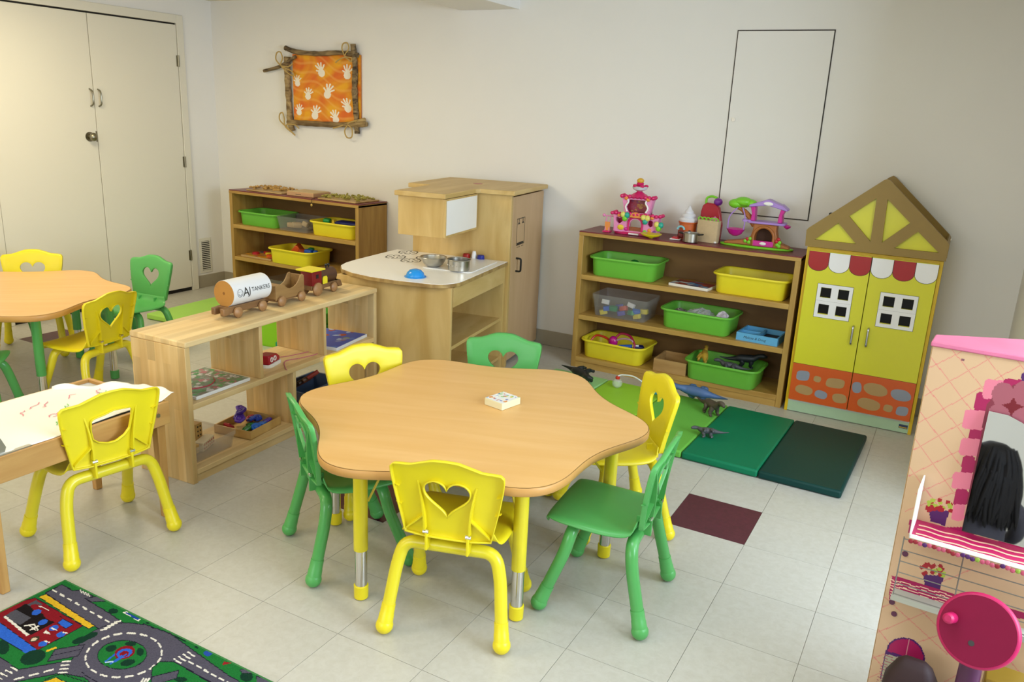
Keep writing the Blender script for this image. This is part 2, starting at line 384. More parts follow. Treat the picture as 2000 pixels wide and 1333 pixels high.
def make_chair(mat, enamel, hole, label):
    t = thing('chair', label, 'chair')
    # backrest: a curved sheet pierced by a cut-out
    def S(x, b, o=0):
        y = -.126-.11*b-.25*b*b+.5*x*x
        return (x*1.08, y-o, .347+b)
    top = []
    prof = [(-.152, .193), (-.150, .205), (-.14, .2115), (-.118, .2125), (-.095, .215), (-.065, .2265), (-.035, .2375), (0, .2395)]
    outl = [(-.118, -.015), (-.128, .04), (-.140, .10), (-.149, .16)]+prof+[(-x, z) for x, z in prof[-2::-1]]+[(.149, .16), (.140, .10), (.128, .04), (.118, -.015), (.06, -.02), (0, -.02), (-.06, -.02)]
    hc = (0, .112)
    N = 84; A = [2*pi*k/N+.001 for k in range(N)]
    hp = hole(0, .112, .128 if hole is heart else .112)
    O = [raycast(outl, *hc, a) for a in A]; H = [raycast(hp, *hc, a) for a in A]
    rings = [[S(*p, .011) for p in H]]
    for f_ in (0, .12, .4, .7, .93): rings.append([S(h_[0]+(o_[0]-h_[0])*f_, h_[1]+(o_[1]-h_[1])*f_, .001 if f_ in (0,) else 0) for h_, o_ in zip(H, O)])
    rings.append([S(*p, .0025) for p in O]); rings.append([S(p[0]*1.012, p[1]+.0012, .017) for p in O])
    bk = MB().loft(rings, False, False).build('backrest', mat, t, solid=.004, off=0, angle=60)
    # ribs on the rear of the backrest
    for sx in (-1, 1):
        rib = MB(); n = 8; q = []
        for k in range(n+1):
            b = .005+.155*k/n; x = sx*(.062+.018*(k/n)**2); d = .019*(1-(k/n)**2)+.003
            q.append([S(x-.0025, b, 0), S(x+.0025, b, 0), S(x+.0025, b, d), S(x-.0025, b, d)])
        rib.loft(q).build('rib', mat, bk)
        q = []
        for k in range(5):
            f_ = k/4; x = sx*(.066+.05*f_); b = .05-.052*f_
            q.append([S(x, b+.003, 0), S(x, b-.003, 0), S(x, b-.003, .016), S(x, b+.003, .016)])
        MB().loft(q).build('gusset', mat, bk)
        for b in (.075, .135):
            x = sx*(.124+.07*(b-.02)); MB().loft([[S(x, b+.002, 0), S(x, b-.002, 0), S(x, b, .013)], [S(x+sx*.016, b+.008, 0), S(x+sx*.016, b+.004, 0), S(x+sx*.016, b+.006, .014)]]).build('tab', mat, bk)
    # seat sheet with a front roll and a rear upturn
    sec = [(.178, .276, .118), (.180, .294, .138), (.172, .308, .150), (.150, .314, .156), (.09, .312, .162), (.02, .308, .162), (-.03, .307, .160), (-.075, .309, .154), (-.106, .318, .146), (-.122, .334, .138), (-.127, .352, .130)]
    us = [-1, -.96, -.8, -.5, -.2, 0, .2, .5, .8, .96, 1]
    V_ = []; F_ = []
    for y, z, wd in sec:
        for u_ in us:
            edge = max(0, abs(u_)-.5)/.5; low = -.014 if abs(u_) == 1 else 0
            V_.append((u_*wd, y-(.010*edge*edge if y > .16 else 0)+(.55*(u_*wd)**2 if z > .325 else 0), z+.007*edge*edge+low*(1 if y < .17 and z < .325 else 0)))
    nu = len(us)
    for k in range(len(sec)-1):
        for i in range(nu-1): F_.append((k*nu+i, k*nu+i+1, (k+1)*nu+i+1, (k+1)*nu+i))
    MB().add(V_, F_).build('seat', mat, t, solid=.006, sub=1, angle=80)
    # two bent tube frames with bulb feet
    for y0, y1 in ((-.165, -.105), (.165, .085)):
        pts = fillet([(-.180, y0, .028), (-.158, y1-(.012 if y0 < 0 else -.012), .215), (-.138, y1, .286), (.138, y1, .286), (.158, y1-(.012 if y0 < 0 else -.012), .215), (.180, y0, .028)], .06, 6)
        fr_ = MB().tube(pts, .0195, 14).build('leg_frame', enamel, t, angle=60)
        for sx in (-1, 1):
            p0 = Vector((sx*.180, y0, .027)); p1 = Vector((sx*.158, y1-(.012 if y0 < 0 else -.012), .215)); d = (p1-p0).normalized()
            MB().tube([p0, p0+d*.034, p0+d*.036, p0+d*.068], [.024, .0228, .0218, .0212], 14).ball(p0, .0268, 16, 10).build('foot_cap', mat, fr_, angle=50)
    for sx in (-1, 1):
        MB().box(sx*.062-.004, sx*.062+.004, -.145, -.095, .285, .345).build('bracket', mat, t, bevel=.002)
        MB().cyl((sx*.072, -.140, .345), (sx*.055, -.140, .345), .006, n=10).build('bolt', CHROME, t)
    return t
def chair_at(proto_, x, y, head, label, group):
    c_ = copy_tree(proto_); c_.location = (x, y, 0); c_.rotation_euler = (0, 0, math.radians(head-90)); c_['label'] = label; c_['group'] = group
    return c_
yc = make_chair(YEL, YELM, heart, 'x'); gc = make_chair(GRN, GRNM, heart, 'x'); sc_ = make_chair(YEL, YELM, shield, 'x')
TC = (-.583, -.846); LT = (-3.49, -.80)
G1 = 'chairs around the middle flower table'; G2 = 'chairs around the far left flower table'
def place(o, x, y, head, label, group):
    o.location = (x, y, 0); o.rotation_euler = (0, 0, math.radians(head-90)); o['label'] = label; o['group'] = group
place(yc, -.373, -1.235, 107, 'yellow heart-back chair in the foreground with its ribbed back to the viewer', G1)
place(gc, -.012, -.892, 185, 'green heart-back chair with its seat in full view, right of the middle table', G1)
chair_at(gc, -.897, -1.138, 56, 'green heart-back chair on the left of the middle table, seen edge on', G1)
chair_at(yc, -.195, -.40, 220, 'yellow heart-back chair turned sideways in front of the green mat', G1)
chair_at(gc, -.79, -.30, 290, 'green heart-back chair behind the middle table in front of the play kitchen', G1)
chair_at(yc, -1.08, -.73, 330, 'yellow heart-back chair between the middle table and the wooden divider shelf', G1)
place(sc_, -1.694, -1.53, 171, 'yellow chair with a wide shield-shaped hole tucked at the craft table', 'chair at the craft table'); del sc_['group']
def around(a, r): return (LT[0]+r*math.cos(math.radians(a)), LT[1]+r*math.sin(math.radians(a)))
chair_at(yc, *around(138, .63), 318, 'yellow heart-back chair behind the left table in front of the white doors', G2)
chair_at(gc, -3.42, -.085, 275, 'green heart-back chair at the far right corner of the left table', G2)
chair_at(yc, -2.93, -.70, 190, 'yellow heart-back chair between the left table and the end of the divider shelf', G2)
chair_at(gc, *around(-46, .62), 134, 'green heart-back chair cut off by the left edge of the picture', G2)
# ------------------------------------------------------------------ flower tables
TOPW = wood('maple laminate top', '#dfb272', '#d8a864', 'x', .33, 9, 5)
TOPW2 = TOPW; EDGE = mk('wood edge band', '#c89552', .45, var=.08, scale=25)
def flower_table(label, c, phase, legm, H):
    t = thing('flower_table', label, 'table', (c[0], c[1], 0), math.radians(phase), 'flower-shaped activity tables')
    def out(s):
        r_ = []
        for k in range(144):
            a = 2*pi*k/144; q = .572+.047*math.cos(6*a)+.004*math.cos(12*a); r_.append(((q+s)*math.cos(a), (q+s)*math.sin(a)))
        return r_
    MB().loft([[(x, y, z) for x, y in out(s)] for s, z in ((-.03, H-.0005), (-.004, H), (-.0025, H))], True, True).build('tabletop', TOPW, t, angle=30)
    MB().loft([[(x, y, z) for x, y in out(s)] for s, z in ((-.035, H-.030), (-.006, H-.030), (-.001, H-.026), (0, H-.015), (-.001, H-.004), (-.004, H-.0006), (-.03, H-.0008))], True, True).build('edge_band', EDGE, t, angle=50)
    for k in range(6):
        a = pi/3*k; x, y = .503*math.cos(a), .503*math.sin(a)
        lg = MB().cyl((x, y, .175), (x, y, H-.03), .0225, n=20).build('leg', legm, t)
        MB().cyl((x, y, .045), (x, y, .175), .0195, n=20).build('chrome_tube', CHROME, lg)
        MB().lathe([(.019, .002), (.0225, .005), (.0235, .048), (.0215, .05)], (x, y, 0), 20).build('foot_cap', YEL if legm is YELM else GRN, lg)
        MB().tube([(x*.94, y*.94, .33), (x*.72, y*.72, H-.03)], .004, 6).build('brace', legm, lg)
    return t
TH = .505
flower_table('flower-shaped wooden table with yellow legs and a card box on it', TC, 20, YELM, TH)
flower_table('flower-shaped wooden table with green legs by the white closet doors', LT, 46, GRNM, TH)
# ------------------------------------------------------------------ honey wood shelf units on the back wall
def shelf_unit(label, x0, x1):
    y0, y1 = 1.33, 1.652; W = x1-x0
    t = thing('shelf_unit', label, 'shelf', ((x0+x1)/2, y0, 0), 0, 'honey wood shelf units'); h = W/2; D = y1-y0
    for sx in (-1, 1): MB().box(sx*h-(.03 if sx > 0 else 0), sx*h+(.03 if sx < 0 else 0), 0, D, 0, .842).build('side_panel', SHELFV, t, bevel=.002)
    MB().box(-h, h, -.002, D, .826, .846).build('top_board', SHELFW, t, bevel=.002)
    MB().box(-h-.003, h+.003, .004, D, .846, .852).build('laminate_top', MAROON, t)
    for z in (.575, .325, .055): MB().box(-h+.03, h-.03, 0, D-.01, z-.015, z+.015).build('shelf_board', SHELFW, t, bevel=.002)
    MB().box(-h+.03, h-.03, .006, .024, 0, .04).build('kick_board', SHELFW, t)
    MB().box(-h+.03, h-.03, D-.01, D-.004, .04, .826).build('back_panel', HARDB, t)
    return t
RS = shelf_unit('honey wood shelf with a maroon top holding pink toy houses', -1.178, .110)
LS = shelf_unit('honey wood shelf with puzzle trays on its maroon top in the room corner', -4.135, -2.868)
SZ = (.59, .34, .07)
def bin_(label, cat_name, x, y, z, W, D, H, mat, rz=0, group=None, thin=.003, r=.05, lip=.017):
    """moulded storage bin: tapered rounded walls and a broad turned rim"""
    m_ = MB(); q = lambda w, d, rr, zz: [(px, py, zz) for px, py in rrect(w, d, rr, 6)]
    w, d = W-2*lip, D-2*lip
    m_.loft([q(w*.93, d*.93, r*.8, 0), q(w*.965, d*.96, r*.95, .006), q(w, d, r, H-.016), q(w+.004, d+.004, r, H-.010), q(W-.004, D-.004, r+lip*.6, H-.012), q(W, D, r+lip*.6, H-.006), q(W-.006, D-.006, r+lip*.5, H), q(w+.006, d+.006, r, H-.001), q(w-2*thin, d-2*thin, r-thin, H-.012), q(w*.965-2*thin, d*.96-2*thin, r*.8, .008)])
    o = m_.build(cat_name, mat, None, angle=45); o.location = (x, y, z+.001); o.rotation_euler = (0, 0, math.radians(rz))
    return tag(o, label, 'bin', group)
GB = 'storage bins on the shelves'
bin_('green bin on the top tier of the toy-house shelf, almost empty', 'storage_bin', -.905, 1.487, SZ[0], .44, .29, .115, BING, 2, GB)
bin_('yellow bin on the top tier of the toy-house shelf', 'storage_bin', -.148, 1.487, SZ[0], .43, .29, .115, BINY, -1, GB)
bin_('green bin holding wrapped plastic pieces beside the small blue box', 'storage_bin', -.43, 1.487, SZ[1], .44, .29, .115, BING, -2, GB)
bin_('yellow bin of toy stethoscopes on the bottom tier of the toy-house shelf', 'storage_bin', -.922, 1.475, SZ[2], .43, .29, .115, BINY, -2, GB)
bin_('green bin of toy dinosaurs on the bottom tier of the toy-house shelf', 'storage_bin', -.24, 1.44, SZ[2], .44, .29, .115, BING, -2, GB)
bin_('green bin on the top tier of the corner shelf', 'storage_bin', -3.885, 1.487, SZ[0], .42, .29, .105, BING, 0, GB)
bin_('yellow bin with blue and green toys on the top tier of the corner shelf', 'storage_bin', -3.135, 1.475, SZ[0], .44, .29, .105, BINY, 0, GB)
bin_('yellow bin of orange and blue blocks on the middle tier of the corner shelf', 'storage_bin', -3.53, 1.45, SZ[1], .44, .30, .115, BINY, 0, GB)
CLR = clear('clear plastic', '#a9a8a4', .16, .25)
def clear_box(label, x, y, z, W, D, H, rz=0, mat=CLR):
    q = lambda w, d, rr, zz: [(px, py, zz) for px, py in rrect(w, d, rr, 4)]
    m_ = MB().loft([q(W*.88, D*.88, .012, 0), q(W*.97, D*.97, .016, H*.78), q(W, D, .016, H*.79), q(W, D, .016, H), q(W-.006, D-.006, .014, H), q(W*.97-.006, D*.97-.006, .014, H*.78), q(W*.88-.006, D*.88-.006, .01, .003)])
    o = m_.build('clear_box', mat, None, angle=35); o.location = (x, y, z+.001); o.rotation_euler = (0, 0, math.radians(rz)); return tag(o, label, 'box', 'clear plastic boxes')
clear_box('clear plastic box of small coloured blocks on the toy-house shelf', -.90, 1.475, SZ[1], .36, .24, .135, 0)
clear_box('clear plastic box of wooden pieces between the green and yellow bins', -3.515, 1.46, SZ[0], .312, .23, .105, 0)
clear_box('clear lidded box on the bottom tier of the corner shelf', -3.62, 1.46, SZ[2], .40, .24, .13, 0)
# ------------------------------------------------------------------ house-shaped cabinet
WX, WY = .132, 1.322
CABY = mk('yellow cabinet laminate', '#d6d22c', .3, var=.02); CABE = mk('golden edge band', '#d9b318', .4); ROOFT = mk('tan roof board', '#8f7436', .5, var=.04)
AWR = mk('red print', '#a3161c', .3); AWW = mk('white print', '#ecebee', .3, var=.01); ORNG = mk('orange print', '#cf5a20', .35); STG = mk('grey stone print', '#8d93a2', .4); STT = mk('tan stone print', '#b0905f', .4); STE = mk('stone outline', '#c9a468', .4)
MINT = mk('mint board', '#a9c6a6', .4); OUTL = mk('black print line', '#16120c', .5)
cb = thing('house_cabinet', 'tall yellow house-shaped cabinet with awning, windows and stone base print', 'cabinet', (WX, WY, 0))
CW, CH, CD = .640, .912, .325
bd = MB().box(0, .016, 0, CD, 0, CH).box(CW-.016, CW, 0, CD, 0, CH).box(.016, CW-.016, 0, CD, CH-.016, CH).box(.016, CW-.016, CD-.008, CD, 0, CH-.016).box(.016, CW-.016, .01, CD-.008, .055, .07)
bd.build('carcass', CABE, cb, bevel=.001)
MB().box(.016, CW-.016, .002, .012, .004, .062).build('kick_board', MINT, cb)
MB().box(.016, CW-.016, .0, .010, .062, .071).build('rail', mk('pale rail', '#c9ccd2', .4), cb)
pl = MB().box(.578, .620, -.0008, .002, .028, .048).build('maker_plate', mk('blue plate', '#2b3a5c', .4), cb); MB().box(.581, .617, -.0014, -.0007, .031, .036).build('plate_stripe', mk('yellow plate', '#c9a838', .4), pl)
wins = {0: (.081, .549), 1: (.385, .546)}
for n, (a, b2) in enumerate(((.017, .3175), (.3215, CW-.017))):
    wx, wz = wins[n]; P = .044
    # door panel with four square window openings
    xs = sorted({a, b2} | {wx+.019, wx+.019+.052, wx+.106, wx+.106+.052}); zs = sorted({.073, .897} | {wz+.022, wz+.022+.052, wz+.109, wz+.109+.052})
    d = MB()
    for i in range(len(xs)-1):
        for j in range(len(zs)-1):
            if i in (1, 3) and j in (1, 3): continue
            d.box(xs[i], xs[i+1], -.014, 0, zs[j], zs[j+1])
    d = d.build('door', CABY, cb, smooth=False)
    for i in range(2):
        for j in range(2):
            x, z = wx+.087*i, wz+.0895*j
            MB().frame(x+.0015, x+.0885, z+.0015, z+.0905, .0175, -.0165, -.014).build('window_frame', AWW, d, smooth=False)
            MB().frame(x, x+.09, z, z+.092, .002, -.0162, -.0139).build('window_outline', OUTL, d, smooth=False)
            MB().box(x+.019, x+.071, -.006, -.004, z+.022, z+.074).build('window_pane', mk('dark window glass', '#0b0909', .35, spec=.2), d, smooth=False)
    for k in range(3):
        m0 = n*3+k; x0 = .018+m0*.1010+(.002 if n else 0); x1 = x0+.0985; xc = (x0+x1)/2; r = (x1-x0)/2
        pol = [(x0, .894), (x0, .835)]+[(xc-r*math.cos(q*pi/12), .835-.040*math.sin(q*pi/12)) for q in range(1, 12)]+[(x1, .835), (x1, .894)]
        MB().prism(pol, -.0152, -.014, 'xz').build('awning_scallop', AWR if m0 % 2 == 0 else AWW, d, smooth=False)
        pol2 = [(xc+(x-xc)*1.03, .894 if z > .88 else z-.0022) for x, z in pol]
        MB().prism(pol2, -.0146, -.014, 'xz').build('scallop_outline', OUTL, d, smooth=False)
    MB().box(a, b2, -.0146, -.014, .0735, .281).build('brick_base', ORNG, d, smooth=False)
    MB().box(a, b2, -.0144, -.0139, .281, .2825).build('base_line', OUTL, d, smooth=False)
    hx = .286 if n == 0 else .3595
    MB().tube(fillet([(hx, -.014, .530), (hx, -.034, .530), (hx, -.034, .436), (hx, -.014, .436)], .01, 4), .0058, 10).build('handle', mk('satin nickel', '#bfc0c6', .25, 1), d)
    st = [(.075, .217, .036, .029, STG), (.150, .212, .018, .018, STT), (.242, .207, .048, .029, STT), (.091, .138, .042, .026, STT), (.180, .130, .030, .023, STG), (.275, .128, .038, .024, STT)] if n == 0 else [(.350, .206, .024, .028, STG), (.440, .212, .056, .031, STT), (.562, .207, .047, .028, STG), (.420, .127, .052, .031, STT), (.514, .125, .021, .021, STT), (.581, .124, .029, .027, STG)]
    for k, (x, z, rx, rz, m_) in enumerate(st):
        rnd = random.Random(k+n*10); ph = rnd.random()*6
        f_ = lambda s: [(x+rx*s*math.copysign(abs(math.cos(q*pi/12))**.75, math.cos(q*pi/12))*(1+.08*math.sin(2*q*pi/12+ph)), z+rz*s*math.copysign(abs(math.sin(q*pi/12))**.75, math.sin(q*pi/12))*(1+.09*math.cos(q*pi/12*2+ph))) for q in range(24)]
        e_ = MB().prism(f_(1), -.0150, -.0146, 'xz').build('stone', m_, d, smooth=False)
# gabled roof front with four openings, second gable at the rear
gab = [(-.008, .918), (-.012, 1.0), (-.004, 1.012), (.315, 1.280), (.330, 1.287), (.345, 1.280), (.640, 1.012), (.650, .998), (.648, .918)]
tris = [[(.034, .955), (.137, 1.052), (.236, .955)], [(.182, 1.090), (.296, 1.190), (.299, .975)], [(.346, 1.190), (.464, 1.085), (.353, .975)], [(.412, .955), (.505, 1.047), (.612, .955)]]
def holed(outer, holes, y0, y1):
    import bmesh
    from mathutils.geometry import tessellate_polygon
    loops = [[Vector((x, z, 0)) for x, z in outer]]+[[Vector((x, z, 0)) for x, z in h] for h in holes]
    tri = tessellate_polygon(loops); flat = [p for l in loops for p in l]; n = len(flat); m_ = MB()
    F = [tuple(t) for t in tri]+[tuple(i+n for i in reversed(t)) for t in tri]; o = 0
    for l in loops:
        for i in range(len(l)): j = (i+1) % len(l); F.append((o+i, o+j, n+o+j, n+o+i))
        o += len(l)
    return m_.add([(p.x, y0, p.y) for p in flat]+[(p.x, y1, p.y) for p in flat], F)
gf = holed(gab, tris, -.030, -.006).build('gable_front', ROOFT, cb, smooth=False)
for tr in tris:
    c_ = (sum(p[0] for p in tr)/3, sum(p[1] for p in tr)/3)
    MB().prism([(c_[0]+(p[0]-c_[0])*1.05, c_[1]+(p[1]-c_[1])*1.05) for p in tr], -.0135, -.0125, 'xz').build('gable_panel', CABY, gf, smooth=False)
MB().prism(gab, CD-.02, CD, 'xz').build('gable_rear', ROOFT, cb, smooth=False)
MB().prism([(.640, 1.012), (.650, .998), (.650, .93), (.636, .93), (.636, .99), (.632, 1.005)], -.006, CD-.02, 'xz').build('roof_strip', ROOFT, cb, smooth=False)
for s in (-1, 1): MB().cyl((.644, .30, .985), (.652, .30, .985), .012, n=10).build('bolt', CHROME, cb) if s > 0 else None
# ------------------------------------------------------------------ play kitchen
KO = (-1.585, 1.64); kt = thing('play_kitchen', 'birch play kitchen with white counter, overhead cupboard and tall door', 'play kitchen', (KO[0], KO[1], 0), math.radians(8.5))
WTOP = mk('white counter laminate', '#f3f1ee', .3, var=.012); PLYE = wood('ply edge', '#b8995f', '#8d6d3c', 'z', .5, 1, 40); DOORB = wood('beige maple door', '#c7a57c', '#bd9a70', 'z', .45, 6, 4)
# tall cabinet
MB().box(-.640, -.622, -.60, 0, 0, 1.052).build('side_panel', BIRCH, kt, bevel=.001)
MB().box(-.622, -.018, -.60, -.582, 0, 1.052).build('front_panel', BIRCH, kt, bevel=.001)
MB().box(-.622, -.018, -.018, 0, .02, 1.052).build('back_panel', BIRCH, kt)
MB().box(-.622, -.018, -.582, -.018, .03, .05).build('floor_board', BIRCHH, kt)
MB().box(-.018, .0, -.60, -.572, 0, 1.052).build('stile', BIRCH, kt, bevel=.001)
dr = MB().box(-.018, .0, -.566, -.004, .035, 1.040).build('tall_door', DOORB, kt, bevel=.0015)
MB().tube(fillet([(0, -.478, .665), (.032, -.478, .665), (.032, -.478, .585), (0, -.478, .585)], .012, 4), .006, 10).build('handle', BLACK, dr)
ic = MB().frame(-.40, -.26, .742, .905, .004, 0, .0008)
# the printed notice frame lies on the door face (x = 0): turn the xz frame onto yz
ic.v = [(y+.0002, x-.09, z) for x, y, z in ic.v]; ic.build('printed_frame', OUTL, dr, smooth=False)
for y in (-.455, -.385):
    MB().prism([(y-.004, .901), (y+.004, .901), (y+.004, .882), (y+.020, .870), (y-.020, .870), (y-.004, .882)], .0003, .001, 'yz').build('printed_hook', OUTL, dr, smooth=False)
MB().box(.0003, .001, -.478, -.362, .746, .758).build('printed_bar', OUTL, dr, smooth=False)
for y in (-.47, -.45, -.43, -.39, -.37): MB().box(.0003, .0008, y-.006, y+.006, .728, .734).build('printed_letter', mk('faded print', '#6e5b40', .6), dr, smooth=False)
top = [(-.672, -.47), (-.672, -.005), (.028, -.005), (.028, -.705), (-.165, -.725), (-.165, -1.075), (-.512, -1.075), (-.512, -.60), (-.64, -.60)]
top = [(-.672, -.61), (-.672, -.002), (.026, -.002), (.026, -.625), (-.185, -.635), (-.205, -.66), (-.205, -1.075), (-.515, -1.075), (-.515, -.625), (-.53, -.61)]
tb = MB().prism(top, 1.053, 1.080).build('top_board', BIRCHH, kt, bevel=.004)
MB().lathe([(.03, 0), (.03, .0015), (.001, .002)], (-.33, -.33, 1.080), 18).build('red_sticker', AWR, tb)
# overhead cupboard facing the room on its right side
MB().box(-.500, -.225, -1.055, -1.037, .838, 1.052).build('cupboard_end', BIRCH, kt, bevel=.001)
MB().box(-.500, -.225, -1.037, -.602, .838, .854).build('cupboard_floor', BIRCHH, kt)
MB().box(-.500, -.482, -1.037, -.602, .854, 1.052).build('cupboard_side', BIRCH, kt)
ud = MB().box(-.225, -.209, -1.055, -.612, .840, 1.050).build('cupboard_door', BIRCH, kt, bevel=.001)
MB().box(-.209, -.2080, -1.045, -.625, .852, 1.040).build('white_board', WTOP, ud)
# counter block
pr = [(-.006, -.60), (-.002, -1.25)]+[(-.13+.128*math.cos(a), -1.27-.155*math.sin(a)) for a in [pi/2*k/8 for k in range(1, 9)]]+[(-.30, -1.437), (-.46, -1.425), (-.60, -1.385), (-.70, -1.325), (-.755, -1.245), (-.775, -1.16), (-.778, -1.05), (-.762, -.75), (-.75, -.60)]
ct = MB().prism(pr, .640, .660).build('counter_top', PLYE, kt, bevel=.002)
MB().prism([(-.38+(x+.38)*.993, -1.02+(y+1.02)*.993) for x, y in pr], .660, .6625).build('white_laminate', WTOP, ct)
MB().box(-.700, -.02, -1.375, -1.357, 0, .640).build('end_panel', BIRCH, kt, bevel=.001)
MB().box(-.700, -.682, -1.357, -.602, 0, .640).build('left_panel', BIRCH, kt)
MB().box(-.37, -.352, -1.357, -.602, .05, .52).build('middle_panel', BIRCHH, kt)
dw = MB().box(-.036, -.018, -1.350, -.612, .535, .638).build('drawer_front', BIRCHH, kt, bevel=.001)
for z in (.30, .055): MB().box(-.352, -.03, -1.357, -.602, z, z+.018).build('shelf_board', BIRCHH, kt, bevel=.001)
MB().box(-.682, -.02, -.630, -.602, 0, .638).build('inner_panel', BIRCH, kt)
# printed burners
for bx, by in ((-.50, -.895), (-.63, -.84), (-.64, -.66), (-.465, -.77)):
    bur = MB()
    for k in range(8):
        a0 = 2*pi*k/8; bur.tube([(bx+.062*math.cos(a0+i*pi/20)*(1.0 if k % 2 else .9), by+.062*math.sin(a0+i*pi/20)*(1.0 if k % 2 else .9), .6627) for i in range(5)], .0046, 4, flat=.2)
        bur.tube([(bx+.022*math.cos(a0), by+.022*math.sin(a0), .6627), (bx+.045*math.cos(a0), by+.045*math.sin(a0), .6627)], .0042, 4, flat=.2)
    bur.build('printed_burner', OUTL, ct)
sk = MB().prism(rrect(.30, .42, .03, 5, -.20, -.855), .6625, .667).build('sink_board', mk('white sink plastic', '#f0efee', .25, var=.01), kt, bevel=.002)
for x, y, m_ in ((-.262, -.635, mk('red knob', '#9c1414', .35)), (-.168, -.635, mk('blue knob', '#1c2a8c', .35))):
    MB().lathe([(.021, 0), (.023, .004), (.021, .024), (.017, .028), (.004, .029)], (x, y, .6625), 18).build('tap_knob', m_, kt)
MB().lathe([(.017, 0), (.016, .02), (.012, .035), (.010, .045), (.003, .048)], (-.215, -.628, .6625), 16).build('faucet', WHITE, kt)
# loose kitchenware
def at_k(x, y):
    a = math.radians(8.5); return (KO[0]+x*math.cos(a)-y*math.sin(a), KO[1]+x*math.sin(a)+y*math.cos(a))
o = MB().lathe([(.058, 0), (.058, .003), (.050, .005), (.044, .022), (.030, .036), (.012, .042), (.001, .043)], n=28).build('toy_bowl', mk('blue bowl plastic', '#1f8fe0', .2), None); o.location = (*at_k(-.262, -1.305), .6632); tag(o, 'bright blue plastic bowl upside down on the kitchen counter', 'bowl')
t = thing('mixing_bowl', 'shallow stainless steel bowl on the white kitchen counter', 'bowl', (*at_k(-.300, -1.01), .6678))
MB().lathe([(.034, 0), (.052, .012), (.066, .035), (.072, .052), (.076, .054), (.075, .0555), (.070, .0535), (.063, .035), (.050, .0135), (.001, .003)], n=32).build('bowl', STEEL, t)
t = thing('saucepan', 'small stainless steel toy saucepan with side handle near the sink', 'pan', (*at_k(-.135, -1.03), .6678))
MB().lathe([(.055, 0), (.060, .004), (.062, .056), (.068, .060), (.067, .062), (.060, .059), (.058, .006), (.001, .004)], n=32).build('pot', STEEL, t)
MB().tube([(-.060, .0, .05), (-.072, -.002, .052), (-.083, -.004, .053)], .005, 8, flat=.5).build('handle', STEEL, t)
for k in range(7):
    a = pi*1.05+k*.35; MB().ball((.0625*math.cos(a), .0625*math.sin(a), .03), .004, 8, 5).build('stud', STEEL, t)
# ------------------------------------------------------------------ folding mats
def mat_col(n, c): return mk(n, c, .5, var=.04, scale=6, bump=.05, spec=.25)
MC = [mat_col('mat pale green', '#9bd48c'), mat_col('mat lime', '#93c838'), mat_col('mat grass green', '#66ae44'), mat_col('mat emerald', '#06704c'), mat_col('mat dark teal', '#053531')]
t = thing('folding_mat', 'folding floor mat of five green panels from pale lime to dark teal', 'mat', (-.31, .715, 0), math.radians(-1.5))
for k in range(5):
    x0 = -.885+k*.354
    m_ = MB().box(x0+.001, x0+.353, -.385, .388, .002, .038).build('mat_panel', MC[k], t, bevel=.010, seg=3)
t2 = thing('folded_mat', 'lime green folded mat lying behind the wooden divider shelf', 'mat', (-3.62, .86, 0), math.radians(4))
for k in range(1): MB().box(-.49, .46, -.34, .36, .002, .042).build('mat_panel', mat_col('mat light lime', '#a8dc60'), t2, bevel=.01, seg=3)
t2 = thing('toy_bin_tub', 'tall lime green tub standing on the floor behind the divider shelf', 'tub', (-2.93, .62, 0), math.radians(6))
MB().loft([[(x, y, z) for x, y in rrect(w, d, .04, 5)] for w, d, z in ((.30, .22, 0), (.34, .26, .20), (.36, .28, .20), (.36, .28, .215), (.335, .255, .215), (.31, .23, .01))]).build('tub_body', mat_col('lime tub', '#8ccf2a'), t2, angle=40)
MB().box(.06, .165, -.139, -.118, 0, .05).build('corner_block', mk('teal foot', '#1f8f6a', .5), t2, bevel=.004)
# ------------------------------------------------------------------ butcher block divider shelf
DV = thing('divider_shelf', 'low open divider shelf of pale butcher-block wood under the toy train', 'shelf', (-1.738, -1.09, 0), math.radians(2.5))
# brick rows run along the board: swap axes so that the rows are narrow across it
def staves(name, c1, c2, along, across, w, l, swing, rough=.46):
    return wood(name, c1, c2, along, rough, 9, 6, (w, l), (along, across), swing)
BLY = staves('block board along y', '#e3c996', '#d3b27a', 'y', 'x', .044, .40, .15)
BZX = staves('block board upright', '#dcc08a', '#c8a468', 'z', 'x', .043, .50, .17)
DL, DW, DH = 1.262, .312, .605      # along local y, across local -x
MB().box(-DW, 0, 0, DL, DH-.025, DH).build('top_board', BLY, DV, bevel=.005)
for y in (0, DL-.024): MB().box(-DW+.004, -.004, y, y+.024, 0, DH-.025).build('end_panel', BZX, DV, bevel=.002)
MB().box(-DW+.008, -.004, .024, DL-.024, .317, .341).build('middle_shelf', BLY, DV, bevel=.002)
MB().box(-DW+.008, -.004, .024, DL-.024, .036, .058).build('bottom_shelf', BLY, DV, bevel=.002)
MB().box(-.03, -.012, .024, DL-.024, 0, .036).build('kick_board', BLY, DV)
MB().box(-DW+.012, -DW+.03, .024, DL-.024, 0, .036).build('kick_board', BLY, DV)
for y in (.405, .835): MB().box(-DW+.008, -.006, y, y+.018, .341, DH-.025).build('upper_partition', BZX, DV, bevel=.002)
MB().box(-DW+.008, -.006, .612, .63, .058, .317).build('lower_partition', BZX, DV, bevel=.002)
def dv(x, y, z=0):
    a = math.radians(2.5); return (-1.738+x*math.cos(a)-y*math.sin(a), -1.09+x*math.sin(a)+y*math.cos(a), z)
